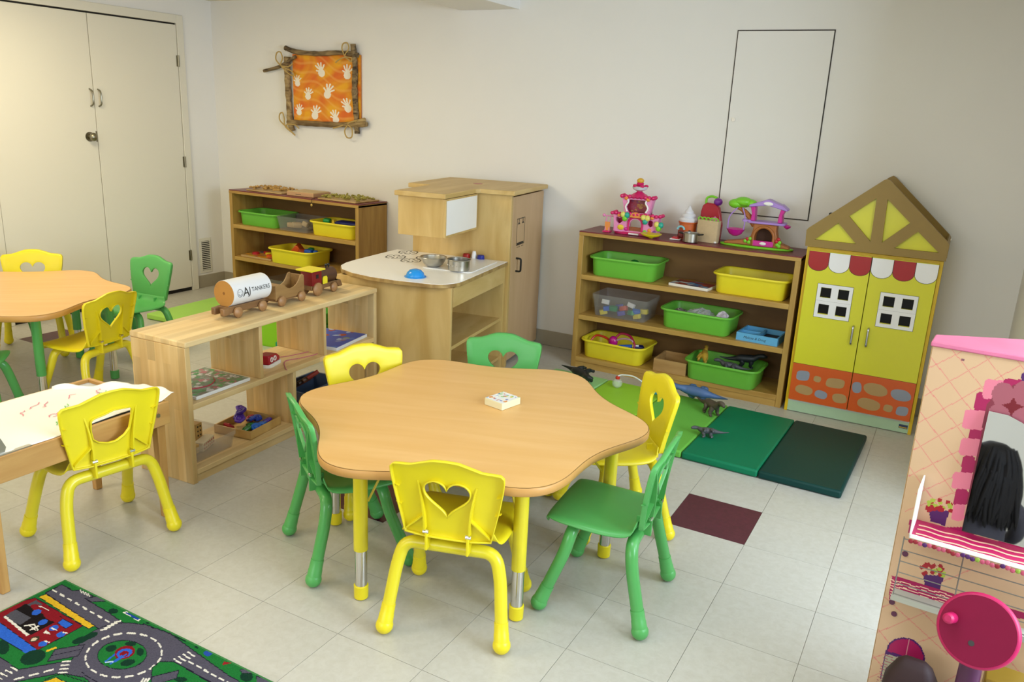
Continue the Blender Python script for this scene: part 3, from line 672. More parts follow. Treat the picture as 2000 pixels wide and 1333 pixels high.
# ------------------------------------------------------------------ wooden toy train
TW = wood('dark beech', '#8f6a42', '#735232', 'y', .5, 9, 7); TWL = wood('light beech', '#a5814f', '#8d6a3e', 'y', .5, 9, 7); WHL = wood('wheel beech', '#a37a4e', '#86603c', 'x', .45, 5, 9)
def wheel(par, x, y, r, s=1):
    MB().tube([(x, y, r), (x+s*.004, y, r), (x+s*.012, y, r), (x+s*.016, y, r), (x+s*.022, y, r)], [r*.86, r, r, r*.8, r*.25], 20).build('wheel', WHL, par, angle=30)
ZT = DH+.0005
def car(name, label, y0, rz=0): return thing(name, label, 'toy train', dv(-.16, y0, ZT), math.radians(2.5+rz), 'wooden train cars on the divider shelf')
# tank car
t = car('toy_tank_car', 'wooden train tank car with a white barrel lettered AJ TANKERS', .475, 0)
MB().box(-.034, .034, -.125, .105, .022, .052).build('chassis', TW, t, bevel=.003)
for x in (-.026, .026): MB().box(x-.011, x+.011, -.152, -.118, .018, .050).build('coupling_block', TW, t, bevel=.004)
for y in (-.075, .075):
    for s in (-1, 1): wheel(t, s*.035, y, .024, s)
RB = .058
barrel = MB().tube([(0, -.108, .052+RB-.004), (0, .120, .052+RB-.004)], RB, 40).build('barrel', mk('white painted barrel', '#e4e4e6', .4, var=.01), t, angle=40)
MB().tube([(0, -.1095, .052+RB-.004), (0, -.108, .052+RB-.004)], RB*.985, 40).build('barrel_end', wood('end grain', '#c08a3e', '#ad7a35', 'x', .6, 1.5, 12), t)
MB().tube([(0, -.1098, .050+RB), (0, -.1094, .050+RB)], RB*.12, 12).build('heart_wood', mk('knot', '#8a5a22', .6), t)
def text_mesh(body, size, shear=0):
    cu = bpy.data.curves.new('lettering', 'FONT'); cu.body = body; cu.size = size; cu.shear = shear; cu.align_x = 'LEFT'; cu.resolution_u = 2
    ob = bpy.data.objects.new('lettering', cu); COL.objects.link(ob); bpy.context.view_layer.update()
    me = bpy.data.meshes.new_from_object(ob.evaluated_get(bpy.context.evaluated_depsgraph_get()))
    bpy.data.objects.remove(ob)
    import bmesh
    bm = bmesh.new(); bm.from_mesh(me); bmesh.ops.triangulate(bm, faces=bm.faces)
    for _ in range(3): bmesh.ops.subdivide_edges(bm, edges=[e for e in bm.edges if e.calc_length() > size*.12], cuts=1); bmesh.ops.triangulate(bm, faces=bm.faces)
    bm.to_mesh(me); bm.free(); return me
INK = mk('marker ink', '#2a2622', .6)
def letter_obj(body, size, fn, parent, mat=INK, name='lettering', shear=0):
    me = text_mesh(body, size, shear)
    for v_ in me.vertices: v_.co = fn(v_.co.x, v_.co.y)
    me.materials.clear(); me.materials.append(mat); ob = bpy.data.objects.new(name, me); COL.objects.link(ob); ob.parent = parent; return ob
def wrap(y0, z0, lift=.0006):
    def f(u, v_):
        a = (z0+v_)/RB; return Vector(((RB+lift)*math.cos(a), y0+u, .052+RB-.004+(RB+lift)*math.sin(a)))
    return f
letter_obj('A', .056, wrap(-.055, -.014, .0009), barrel); letter_obj('J', .048, wrap(-.020, -.010, .0009), barrel); letter_obj('TANKERS', .0265, wrap(-.004, .0, .0009), barrel)
fc = MB()
W_ = wrap(0, 0)
fc.tube([W_(-.072+.015*math.cos(k*pi/10), .004+.017*math.sin(k*pi/10)) for k in range(20)], .0009, 5, closed=True)
fc.tube([W_(-.072+.008*math.cos(pi+k*pi/8), .001+.008*math.sin(pi+k*pi/8)) for k in range(9)], .0008, 5)
for u_ in (-.078, -.067): fc.tube([W_(u_-.002, .009), W_(u_+.002, .009)], .0008, 5)
fc.build('smiling_face', INK, barrel)
# open tender
t = car('toy_wagon', 'open wooden train wagon with scooped sides behind the tank car', .735)
side = [(-.098, .030), (.098, .030), (.098, .120), (.088, .128), (.074, .124), (.062, .104), (.046, .086), (.024, .076), (.0, .073), (-.018, .078), (-.032, .088), (-.044, .098), (-.056, .1), (-.098, .1)]
for x in (-.042, .036): MB().prism(side, x, x+.006, 'yz').build('side_board', TWL, t, bevel=.0015)
MB().box(-.036, .036, .090, .098, .034, .122).build('end_board', TWL, t, bevel=.001)
MB().box(-.036, .036, -.098, -.050, .034, .098).build('coal_block', TWL, t, bevel=.002)
MB().box(-.038, .038, -.092, .092, .022, .036).build('chassis', TW, t)
for y in (-.068, .068):
    for s in (-1, 1): wheel(t, s*.043, y, .024, s)
# engine
t = car('toy_engine', 'wooden train engine with red cab and yellow roof', 1.005)
MB().box(-.030, .030, -.105, .115, .028, .052).build('chassis', TW, t, bevel=.002)
cab = MB().box(-.036, .036, -.105, -.035, .052, .125).build('cab', mk('deep red paint', '#7a1016', .4), t, bevel=.001)
MB().box(.036, .0366, -.078, -.058, .086, .106).build('cab_window', mk('cab hole', '#1a0c0a', .7), cab)
MB().box(-.050, .050, -.125, -.022, .125, .133).build('roof', mk('yellow paint', '#e6d52a', .4), t, bevel=.0015)
MB().tube([(0, -.035, .085), (0, .085, .085)], .036, 26).build('boiler', wood('dark walnut', '#5b3a26', '#4a2e1e', 'y', .45, 8, 7), t, angle=40)
for y in (.042, .062): MB().cyl((0, y, .118), (0, y, .130), .004, n=10).ball((0, y, .134), .007, 10, 7).build('chimney_peg', BLACK, t)
MB().prism([(-.028, .052), (.006, .052), (.006, .082), (.0, .090), (-.022, .090), (-.028, .082)], .0345, .0385, 'yz').build('side_plate', mk('yellow paint', '#e6d52a', .4), t)
MB().prism([(.085, .052), (.115, .052), (.13, .022), (.125, .018), (.10, .018), (.085, .045)], -.034, .034, 'yz').build('cowcatcher', TW, t, bevel=.002)
for s in (-1, 1): wheel(t, s*.031, -.070, .033, s); wheel(t, s*.031, .055, .024, s)
# ------------------------------------------------------------------ things inside the divider
def boardlike(name, label, cat, c, rz, W, D, H, edge, paint, n=70):
    t = thing(name, label, cat, c, rz)
    MB().box(-W/2, W/2, -D/2, D/2, 0, H).build('board', edge, t, bevel=.0015)
    print_sheet('printed_face', (-W/2+.004, -D/2+.004, H+.0004), (W-.008, 0, 0), (0, D-.008, 0), n, int(n*D/W), paint, printed('printed paper', .35), t)
    return t
def blotches(base, cols, n, seed, size=(.03, .08)):
    rnd = random.Random(seed); sh = [(rnd.random(), rnd.random(), rnd.uniform(*size), rnd.uniform(*size), rnd.random()*180, rnd.choice(cols)) for _ in range(n)]
    def paint(u_, v_, W):
        c_ = np.empty(u_.shape+(3,)); c_[:] = lin(base)
        for a, b, rx, ry, ro, co in sh: c_[inell(u_, v_, a, b, rx, ry, ro)] = lin(co)
        return c_
    return paint
WED = mk('puzzle board edge', '#b99a68', .5); WHE = mk('white board edge', '#d9d9d9', .4)
rt = math.radians(2.5)
t = boardlike('puzzle_board', 'green and grey printed maze board on the divider middle shelf', 'puzzle', dv(-.165, .215, .3415), rt, .27, .30, .014, WHE, blotches('#6f7c66', ['#3f8a46', '#8d8a80', '#c9c4c0', '#7a6a5a', '#4e9a58', '#b0606a', '#5a7a4e', '#9aa08c'], 260, 3, (.02, .06)))
MB().tube(smoothline([(.05, -.13, .022), (.09, -.05, .024), (.06, .02, .022), (.02, .05, .020)], 6), .0025, 6).build('red_cord', mk('red cord', '#a01830', .5), t)
t = boardlike('puzzle_board', 'blue sea-creature puzzle board on the far end of the divider shelf', 'puzzle', dv(-.155, 1.06, .3415), rt+.12, .27, .30, .016, WHE, blotches('#2c50b8', ['#c06a34', '#7a8ac0', '#8a9a50', '#b0c4e0', '#a03830', '#4a78c8', '#4f6f8a'], 26, 5, (.035, .085)))
t = thing('lacing_toy', 'red and white lacing shoe toy with a pink cord on the divider shelf', 'toy', dv(-.125, .585, .3415), rt+.25)
MB().loft([[(x, y, z) for x, y in rrect(.075*s, .13*s, .03*s, 5)] for s, z in ((1, 0), (1, .012), (.96, .015))]).build('sole', WHITE, t)
MB().prism([(-.06, .014), (.045, .014), (.045, .035), (.02, .052), (-.06, .058)], -.032, .032, 'yz').build('upper', mk('lacing red', '#a5182a', .4), t, bevel=.006)
for y in (-.035, -.005): MB().tube([(.0328, y+.010*math.cos(k*pi/6), .036+.010*math.sin(k*pi/6)) for k in range(12)], .003, 6, closed=True).build('eyelet', WHITE, t)
MB().tube(smoothline([(.02, .02, .03), (.03, .10, .012), (.06, .19, .004), (.10, .26, .003), (.135, .25, .003), (.13, .20, .003), (.09, .12, .004), (.05, .06, .003), (.09, -.02, .003), (.12, -.06, .003)], 8), .002, 6).build('cord', mk('pink cord', '#b35a72', .6), t)
# bottom shelf of the divider
BLK = wood('natural block', '#cdaa6c', '#bb9455', 'z', .5, 6, 8)
t = clear_box('clear plastic box of dominoes on the bottom of the divider shelf', *dv(-.17, .165, .0585), .26, .24, .075, 4, clear('hazy plastic', '#c7b7a4', .3))
for k, (x, y, z, a, m_, nm, lb) in enumerate(((-.125, .085, .002, 10, BLK, 'toy_block', 'plain wooden block lying at the front of the clear domino box'), (-.14, .19, .002, 20, mk('white domino', '#d9c9a8', .5), 'domino_block', 'pale domino block with rows of red dots in the clear box'), (-.20, .10, .002, -25, BLK, 'toy_block', 'wooden block leaning at the back of the clear domino box'), (-.20, .20, .048, 8, BLK, 'toy_block', 'upright wooden block with dark dots standing in the clear domino box'))):
    tt = thing(nm, lb, 'block', dv(x, y, .0585+.006+z), rt+math.radians(a), 'wooden blocks in the clear box')
    if k == 3:
        MB().box(-.02, .02, -.02, .02, -.048, .05).build('block', m_, tt, bevel=.002)
        for i in range(2):
            for j in range(3): MB().cyl((.020, -.008+.016*i, .036-j*.02), (.0206, -.008+.016*i, .036-j*.02), .0045, n=8).build('dot', BLACK, tt)
    else:
        MB().box(-.022, .022, -.05, .05, 0, .04).build('block', m_, tt, bevel=.003)
        if k == 1:
            for i in range(6):
                for j in range(2): MB().cyl((.022, -.04+.016*i, .012+.016*j), (.0226, -.04+.016*i, .012+.016*j), .005, n=8).build('dot', mk('red dot', '#b04038', .5), tt)
bx = thing('wooden_tray', 'shallow wooden tray of purple, blue and green plastic links', 'tray', dv(-.15, .46, .0585), rt+.1)
MB().box(-.10, .10, -.11, .11, 0, .005).build('tray_floor', BLK, bx)
for a in ((-.10, .10, -.11, -.104, 0, .04), (-.10, .10, .104, .11, 0, .04), (-.10, -.094, -.104, .104, 0, .04), (.094, .10, -.104, .104, 0, .04)): MB().box(*a).build('tray_wall', BLK, bx)
rnd = random.Random(4); cl = [('purple', '#4a2c9c'), ('royal blue', '#1f3fae'), ('bright blue', '#2a6fd0'), ('green', '#2a7a34'), ('red', '#9c2030'), ('violet', '#5a36b0')]
pos = [(-.05, .0, .04, 0), (-.02, -.03, .045, 5), (0, .03, .03, 1), (.05, .03, .012, 2), (.05, .07, .012, 0), (.03, -.05, .012, 3), (.06, -.02, .014, 2), (-.03, .06, .014, 4), (-.06, -.06, .014, 4), (-.01, .075, .014, 1), (.02, .0, .012, 3), (-.06, .03, .066, 5), (-.03, -.01, .072, 0)]
LINKL = ['purple plastic link in the middle of the heap in the wooden tray', 'violet plastic link on the left of the heap in the wooden tray', 'royal blue plastic link in the centre of the wooden tray', 'bright blue plastic link at the front of the wooden tray', 'purple plastic link at the right front corner of the wooden tray', 'green plastic link at the left front of the wooden tray', 'bright blue plastic link beside the front wall of the wooden tray', 'red plastic link at the right of the heap in the wooden tray', 'red plastic link at the left rear corner of the wooden tray', 'royal blue plastic link at the right end of the wooden tray', 'green plastic link in the middle of the wooden tray', 'violet plastic link on the rear top of the heap in the tray', 'purple plastic link topping the heap in the wooden tray']
for k, (x, y, z, ci) in enumerate(pos):
    cn, ch = cl[ci]; a = rt+.1
    X, Y, Z = bx.location
    o = MB().tube([(.017*math.cos(q*pi/5)*(1+.15*(q % 2)), .017*math.sin(q*pi/5)*(1+.15*(q % 2)), 0) for q in range(10)], .008, 7, closed=True).ball((0, 0, .002), (.012, .012, .009), 8, 6).build('plastic_link', mk('link '+cn, ch, .35), None)
    o.location = (X+x*math.cos(a)-y*math.sin(a), Y+x*math.sin(a)+y*math.cos(a), Z+.010+z); o.rotation_euler = (rnd.uniform(-.5, .5), rnd.uniform(-.5, .5), rnd.random()*6)
    tag(o, LINKL[k], 'toy', 'plastic links in the wooden tray')
t = thing('tool_crate', 'small crate of dark wooden toy tools on the lower divider shelf', 'crate', dv(-.16, .90, .0585), rt)
for a in ((-.10, .10, -.15, -.14, 0, .10), (-.10, .10, .14, .15, 0, .10), (-.10, -.09, -.14, .14, 0, .10), (.09, .10, -.14, .14, 0, .10), (-.09, .09, -.14, .14, 0, .008)): MB().box(*a).build('crate_board', mk('blue crate', '#41506c', .5), t)
for k in range(7):
    m_ = [mk('dark walnut tool', '#3c2418', .5), mk('brown tool', '#6a4630', .5), mk('red tool', '#8c2a20', .5), mk('black tool', '#1a1512', .5)][k % 4]
    a = -.5+k*.17; x = -.07+k*.022; MB().tube([(x-.02, -.12+.01*k, .05+.016*k), (x+.03*math.sin(a), .10-.02*k, .075+.017*k)], .011, 8).build('tool', m_, t)
t = thing('peg_toy', 'wooden peg board with teal pegs behind the yellow chair', 'toy', dv(-.12, 1.12, .0585), rt)
MB().box(-.05, .07, -.05, .10, 0, .16).build('peg_board', BLK, t, bevel=.004)
for x in (-.015, .045): MB().cyl((x, .0, .16), (x+.01, .0, .205), .016, n=14).build('peg', mk('teal peg', '#1f7488', .4), t)
# ------------------------------------------------------------------ craft table with paper roll
CT = thing('craft_table', 'low wooden craft table covered with drawing paper at the left edge', 'table', (-1.60, -1.62, 0), math.radians(0))
CTW = wood('craft pine', '#c99d5c', '#b8894a', 'y', .5, 10, 7); CTL = wood('craft pine leg', '#c99d5c', '#b8894a', 'z', .5, 10, 7)
HT = .455
x0, x1, y0, y1 = -.45, .004, -.44, .33
for lx, ly in ((x1-.03, y1-.03), (x1-.03, y0+.14), (x0+.03, y1-.03), (x0+.03, y0+.14)):
    sx = 1 if lx > -.2 else -1
    MB().loft([[(lx+sx*.0+dx*.017, ly+dy*.017, HT-.09) for dx, dy in ((1, 1), (-1, 1), (-1, -1), (1, -1))], [(lx+sx*.005+dx*.013, ly+dy*.013, 0) for dx, dy in ((1, 1), (-1, 1), (-1, -1), (1, -1))]]).build('leg', CTL, CT, bevel=.003)
for a in ((x1-.018, x1, y0, y1, HT-.085, HT), (x0, x0+.018, y0, y1, HT-.085, HT)): MB().box(*a).build('long_rail', CTW, CT, bevel=.002)
for a in ((x0+.018, x1-.018, y1-.018, y1, HT-.085, HT), (x0+.018, x1-.018, y0, y0+.018, HT-.085, HT)): MB().box(*a).build('short_rail', staves('craft pine across', '#c99d5c', '#b8894a', 'x', 'y', .5, .9, .02), CT, bevel=.002)
MB().box(x0+.018, x1-.018, y0+.018, y1-.018, HT-.03, HT-.012).build('panel', mk('grey blue board', '#c7cbd2', .4), CT)
MB().cyl((x1, y1-.05, HT-.04), (x1+.004, y1-.05, HT-.04), .008, n=12).build('bolt', STEEL, CT)
br = MB().prism([(-.295, HT), (-.25, HT), (-.242, HT+.02), (-.255, HT+.052), (-.29, HT+.052), (-.31, HT+.03)], x1-.02, x1-.014, 'yz').box(x1-.02, x1-.005, -.29, -.17, HT, HT+.004).build('roll_bracket', STEEL, CT)
rl = MB().tube([(x0+.03, -.275, HT+.030), (x1-.022, -.275, HT+.030)], .030, 26).build('paper_roll', mk('paper', '#f2f0ea', .7, var=.01), CT)
MB().tube([(x1-.023, -.275, HT+.030), (x1-.0105, -.275, HT+.030)], .013, 16).build('roll_core', STEEL, CT)
# sheet of paper over the table with coloured scribbles
pw = thing('drawing_paper', 'white drawing paper with pink and green scribbles on the craft table', 'paper', (-1.60, -1.62, HT))
NX, NY = 40, 60; V_ = []; F_ = []
for j in range(NY+1):
    for i in range(NX+1):
        fx, fy = i/NX, j/NY
        x = x0+.020+(x1-x0-.034)*fx+.006*math.sin(fy*7); y = -.262+.602*fy+(.035*fx-.012)*fy*fy*(1 if fy > .8 else .4)
        z = .004+.002*math.sin(x*25+y*13)+(.012*max(0, fy-.9)*10*abs(math.sin(fx*9+1)) if fy > .9 else 0)+(.02*max(0, fy-.92)/.08*fx if fy > .92 else 0)
        if fy > .985: z += .006*math.sin(fx*23)
        if fx < .45 and fy > .72: y -= (.45-fx)*(fy-.72)*1.3
        V_.append((x, y, z))
for j in range(NY):
    for i in range(NX): a = j*(NX+1)+i; F_.append((a, a+1, a+NX+2, a+NX+1))
MB().add(V_, F_).build('sheet', mk('paper', '#f2f0ea', .7, var=.01), pw, solid=.0006, angle=80)
rnd = random.Random(9)
for k in range(15):
    x, y = rnd.uniform(-.30, -.06), rnd.uniform(-.05, .24); g_ = k % 3 == 0
    pts = [(x, y)]
    for q in range(5): pts.append((pts[-1][0]+rnd.uniform(-.018, .010), pts[-1][1]+rnd.uniform(.0, .016)))
    MB().tube(smoothline([(a, b, .0085+.002*math.sin(a*25+b*13)-.0022) for a, b in pts], 4), .0016, 4, flat=.3).build('scribble', mk('green crayon', '#7ac06a', .7) if g_ else mk('pink crayon', '#dd7c92', .7), pw)
# ------------------------------------------------------------------ road rug
def rug_paint(u_, v_, W):
    X, Y = photo_xy(W); c1 = lambda x, y: (x*.28, 1100+y*.28); c2 = lambda x, y: (x*.175, 1150+y*.175)
    col = np.empty(u_.shape+(3,)); col[:] = lin('#1c6a30')
    G = lin('#4e4b5a'); D_ = lin('#0f3325'); K = lin('#1b1a2a'); Wh = lin('#d8d4cc'); R_ = lin('#7d1420'); B_ = lin('#2a5cc0'); Y_ = lin('#d0a828'); GR = lin('#1c6a30')
    def poly(pts, c, f=c1, line=None):
        P = [f(*p) for p in pts]; col[inpoly(X, Y, P)] = c
        if line is not None:
            for i in range(len(P)): col[inline(X, Y, P[i], P[(i+1) % len(P)], line)] = K
    def ell(x, y, rx, ry, c, rot=0, f=c1):
        s = .28 if f is c1 else .175; p = f(x, y); col[inell(X, Y, *p, rx*s, ry*s, rot)] = c
    def dash(p, q, n, w, c=Wh, f=c1, duty=.5):
        s = .28 if f is c1 else .175; a, b = f(*p), f(*q)
        for k in range(n):
            t0, t1 = k/n, (k+duty)/n; col[inline(X, Y, (a[0]+(b[0]-a[0])*t0, a[1]+(b[1]-a[1])*t0), (a[0]+(b[0]-a[0])*t1, a[1]+(b[1]-a[1])*t1), w*s)] = c
    poly([(315, 210), (430, 152), (510, 195), (560, 190), (650, 232), (612, 262), (760, 350), (880, 435), (720, 480)], G, line=1.6)
    poly([(1000, 425), (1190, 495), (1360, 620), (1600, 790), (1900, 960), (1750, 1100), (1480, 838), (1215, 690), (1040, 720)], G, line=1.6)
    poly([(560, 570), (500, 680), (130, 745), (-60, 620), (-400, 400), (-600, 1000), (-100, 1000), (100, 832), (420, 770), (590, 800), (700, 900)], G, line=1.6)
    poly([(760, 790), (720, 1400), (1010, 1400), (1020, 780)], G, line=1.6)
    ell(862, 640, 338, 222, K, -4); ell(862, 640, 333, 217, G, -4)
    for p in (([(700, 470), (860, 420), (760, 560), (640, 560)]), ([(1000, 430), (1200, 510), (1240, 690), (1060, 720)]), ([(560, 570), (500, 690), (560, 765), (680, 720)]), ([(780, 800), (1000, 790), (980, 860), (780, 880)])): poly(p, G)
    ell(852, 642, 174, 102, K, -4); ell(852, 642, 169, 97, GR, -4)
    for x, y, rx, ry, ro in ((775, 597, 40, 22, -15), (910, 566, 40, 16, 0), (978, 622, 26, 28, 0), (890, 697, 52, 22, -12)): ell(x, y, rx, ry, D_, ro)
    ell(870, 626, 74, 44, R_, -15); ell(868, 630, 56, 30, B_, -15); ell(866, 636, 34, 20, R_, -15)
    for a, b in (((735, 690), (800, 640)), ((770, 705), (850, 650)), ((800, 690), (880, 640))): dash(a, b, 1, 10, B_, duty=1)
    dash((735, 695), (790, 690), 1, 9, lin('#a8c4e6'), duty=1)
    cx, cy = 862, 645
    for k in range(18):
        a0, a1 = 2*pi*k/18, 2*pi*(k+.55)/18; tl = math.radians(-7)
        pt = lambda a: (cx+268*math.cos(a)*math.cos(tl)-152*math.sin(a)*math.sin(tl), cy+268*math.cos(a)*math.sin(tl)+152*math.sin(a)*math.cos(tl))
        dash(pt(a0), pt(a1), 1, 13, duty=1)
    dash((370, 190), (790, 430), 8, 13, duty=.42); dash((1320, 690), (1900, 1010), 11, 13, duty=.5); dash((370, 745), (60, 825), 3, 11, duty=.6)
    for k in range(5): dash((705+k*24, 470-k*14), (745+k*24, 462-k*14), 1, 10, duty=1)
    for k in range(4): dash((1215+k*32, 672-k*16), (1260+k*32, 700-k*16), 1, 11, duty=1)
    for k in range(4): dash((435-k*8, 690+k*26), (490-k*8, 690+k*26-4), 1, 10, duty=1)
    for k in range(4): dash((560+k*18, 190+k*8), (572+k*18, 212+k*8), 1, 7, duty=1)
    for k in range(4): dash((-30+k*36, 790-k*20), (10+k*36, 810-k*20), 1, 12, duty=1)
    for k in range(3): dash((985+k*20, 832), (1000+k*20, 810), 1, 12, duty=1)
    # fire station block
    poly([(268, 236), (322, 218), (662, 440), (618, 462)], Y_, line=1.2)
    poly([(-120, 330), (248, 245), (578, 440), (262, 612), (-120, 400)], R_, line=1.2)
    poly([(-180, 330), (5, 420), (258, 606), (190, 638), (-180, 420)], B_, line=1.2)
    poly([(100, 330), (180, 285), (440, 380), (300, 460), (215, 505), (20, 380)], lin('#171214')); poly([(20, 378), (110, 325), (215, 385), (140, 435)], lin('#4c4b55')); poly([(190, 290), (250, 260), (300, 290), (240, 320)], lin('#4c4b55'))
    poly([(22, 376), (40, 370), (205, 500), (185, 512)], Wh)
    for x, y, rx, ry in ((285, 325, 75, 26), (370, 380, 70, 28)): ell(x, y, rx, ry, R_, 20)
    for x, y in ((255, 345), (300, 415), (375, 455), (425, 500), (300, 565)): ell(x, y, 34, 18, B_, -18)
    poly([(400, 420), (440, 390), (510, 430), (460, 460)], B_, line=1)
    for p, q in (((200, 435), (250, 470)), ((270, 440), (210, 470)), ((240, 430), (265, 470)), ((170, 440), (235, 430))): dash(p, q, 1, 9, duty=1)
    poly([(300, 490), (322, 470), (358, 500)], Wh); dash((360, 455), (395, 470), 1, 9, duty=1); dash((440, 485), (470, 490), 1, 9, duty=1); ell(242, 533, 36, 18, lin('#3a3226'), -20); ell(238, 534, 22, 10, lin('#cbb8a0'), -20); dash((310, 545), (345, 555), 1, 9, duty=1); dash((270, 300), (340, 330), 1, 6, duty=1)
    # driveways, trees and small signs
    poly([(590, 250), (690, 232), (740, 268), (640, 272)], G, line=1.2)
    poly([(330, 690), (385, 605), (590, 570), (545, 650)], G, line=1.4); dash((350, 650), (560, 605), 1, 4, K, duty=1)
    poly([(1060, 735), (1115, 690), (1215, 690), (1470, 840), (1300, 1000), (1050, 1000)], GR, line=1.6); poly([(1060, 795), (1248, 750), (1232, 805), (1050, 860)], G, line=1.4)
    poly([(320, 812), (420, 775), (600, 832), (640, 1000), (200, 1000)], GR, line=1.6); poly([(240, 850), (390, 800), (500, 850), (520, 1000), (240, 1000)], Y_, line=1.4)
    for x, y, rx, ry, ro in ((790, 337, 34, 18, 0), (560, 540, 60, 22, -18), (630, 510, 56, 20, -22), (230, 660, 92, 48, -18), (20, 590, 44, 50, 0), (1260, 815, 44, 18, 0), (1720, 795, 44, 36, 0), (1030, 420, 14, 8, 0), (1240, 520, 26, 9, 25), (1280, 540, 20, 8, 25), (1370, 590, 14, 8, 25)): ell(x, y, rx, ry, D_, ro)
    poly([(855, 345), (880, 340), (985, 395), (965, 408)], Wh); poly([(868, 350), (885, 346), (975, 393), (962, 400)], lin('#1c3f96'))
    ell(1450, 632, 30, 20, lin('#25489c')); poly([(1560, 690), (1618, 698), (1550, 716)], lin('#8c1c24')); dash((330, 615), (388, 592), 1, 13, Y_, duty=1)
    poly([(1670, 745), (1735, 735), (1760, 770), (1690, 770)], G, line=1); poly([(1790, 790), (1900, 830), (1960, 900), (1790, 880)], G, line=1.2)
    # bound edge
    e = np.minimum(np.minimum(u_*1.38, (1-u_)*1.38), np.minimum(v_*.98, (1-v_)*.98)); col[e < .006] = lin('#3f7a44')
    n = np.random.RandomState(1).uniform(.86, 1.1, u_.shape)
    return col*n[..., None]
rg = thing('road_rug', 'printed play rug with grey roads, roundabout and fire station in the corner', 'rug', (-1.52, -2.765, 0))
MB().box(0, 1.38, 0, .98, .0005, .0065).build('rug_backing', mk('rug edge', '#2f5e38', .9), rg)
# the sheet is laid in room coordinates, then hung on the rug
sh = print_sheet('rug_print', (-1.52, -2.765, .0075), (1.38, 0, 0), (0, .98, 0), 520, 370, rug_paint, printed('rug pile', .95, .5))
sh.parent = rg; sh.location = (1.52, 2.765, 0)
# ------------------------------------------------------------------ hand-print picture in a stick frame
AY = BY-.012
art = thing('hand_print_picture', 'orange painting of white hand prints framed with tied branches', 'picture', (-3.43, BY, 1.62))
def A3(px, py, y=0):
    """photo crop coordinates of the picture -> metres in the picture's own frame"""
    X = 480+px*.165; Y = 60+py*.165
    return ((X-636)*.00484, -.018-y, -(Y-171)*.00376+(X-636)*.00012)
def art_paint(u_, v_, W):
    X = 555+u_*800; Y = 1040-v_*770
    n = (np.sin(X*.021+2*np.sin(Y*.013))+np.sin(Y*.026+X*.008+1.7)+np.sin((X-Y)*.017+.5*np.sin(X*.03)))/3
    n2 = np.sin(X*.05+Y*.031)+np.sin(Y*.06-X*.027)
    a, b, c_, d_ = (np.array(lin(q)) for q in ('#e0701e', '#e8a41a', '#cf4f22', '#eeb45a'))
    t0 = np.clip(n*.9+.5, 0, 1)[..., None]; col = a*(1-t0)+b*t0
    
    st = np.sin((X*.9+Y*.5)*.045+3*np.sin(Y*.011)+2*np.sin(X*.009)); st2 = np.sin((X*.4-Y)*.06+2.5*np.sin(X*.013))
    k1 = np.clip(st*.5, 0, 1)[..., None]*.55; col = col*(1-k1)+c_*k1
    k2 = np.clip(st2-.35, 0, 1)[..., None]*.6; col = col*(1-k2)+d_*k2
    Wh = np.array(lin('#efe6d6'))
    for hx, hy, s, rot in ((905, 460, 1, -20), (1205, 480, 1, 5), (970, 700, 1.05, 25), (735, 735, .85, 15), (815, 950, 1, 20), (1065, 985, .95, -15), (1210, 850, 1, -25), (610, 590, .8, 0), (620, 925, .8, 10)):
        col[inell(X, Y, hx, hy+18*s, 40*s, 44*s)] = Wh
        for k, (an, L) in enumerate(((-62, 62), (-28, 92), (-6, 100), (16, 96), (42, 80))):
            q = math.radians(an+rot); col[inline(X, Y, (hx, hy), (hx+L*s*math.sin(q), hy-L*s*math.cos(q)), 17*s)] = Wh
    return col
q0 = A3(555, 1040); q1 = A3(1360, 1040); q2 = A3(555, 270)
MB().box(q0[0], q1[0], -.016, -.004, q0[2], q2[2]).build('canvas', mk('canvas edge', '#c9771f', .7), art)
print_sheet('painting', (q0[0], -.0165, q0[2]), (q1[0]-q0[0], 0, 0), (0, 0, q2[2]-q0[2]), 150, 140, art_paint, printed('painted canvas', .7), art)
BARK = wood('weathered bark', '#9a8158', '#3c2e1e', 'x', .85, 5, 22); BARKL = wood('peeled branch', '#b59a68', '#6a5230', 'x', .8, 5, 16)
def stick(name, pts, r, m_):
    P = smoothline([A3(*p) for p in pts], 5); rnd = random.Random(int(pts[0][0])); R = [r*(1+rnd.uniform(-.16, .16)) for _ in P]
    MB().tube(P, R, 9).build(name, m_, art, angle=70)
stick('branch', [(490, 200, .012), (640, 250, .018), (900, 275, .014), (1150, 270, .018), (1350, 300, .014)], .017, BARK)
stick('branch', [(500, 300, .006), (500, 520, .01), (505, 800, .008), (520, 1050, .012), (545, 1160, .012)], .023, BARKL)
stick('branch', [(1300, 180, .02), (1315, 420, .014), (1310, 700, .016), (1325, 1000, .012), (1330, 1170, .01)], .021, BARK)
stick('branch', [(500, 1060, .014), (800, 1070, .02), (1100, 1075, .018), (1450, 1060, .02)], .020, BARKL)
stick('branch', [(205, 460, .014), (420, 410, .018), (620, 300, .02)], .012, BARK)
stick('branch', [(1290, 1075, .012), (1370, 1030, .03), (1440, 1010, .03)], .014, BARKL)
TWN = mk('jute twine', '#b89a5c', .9)
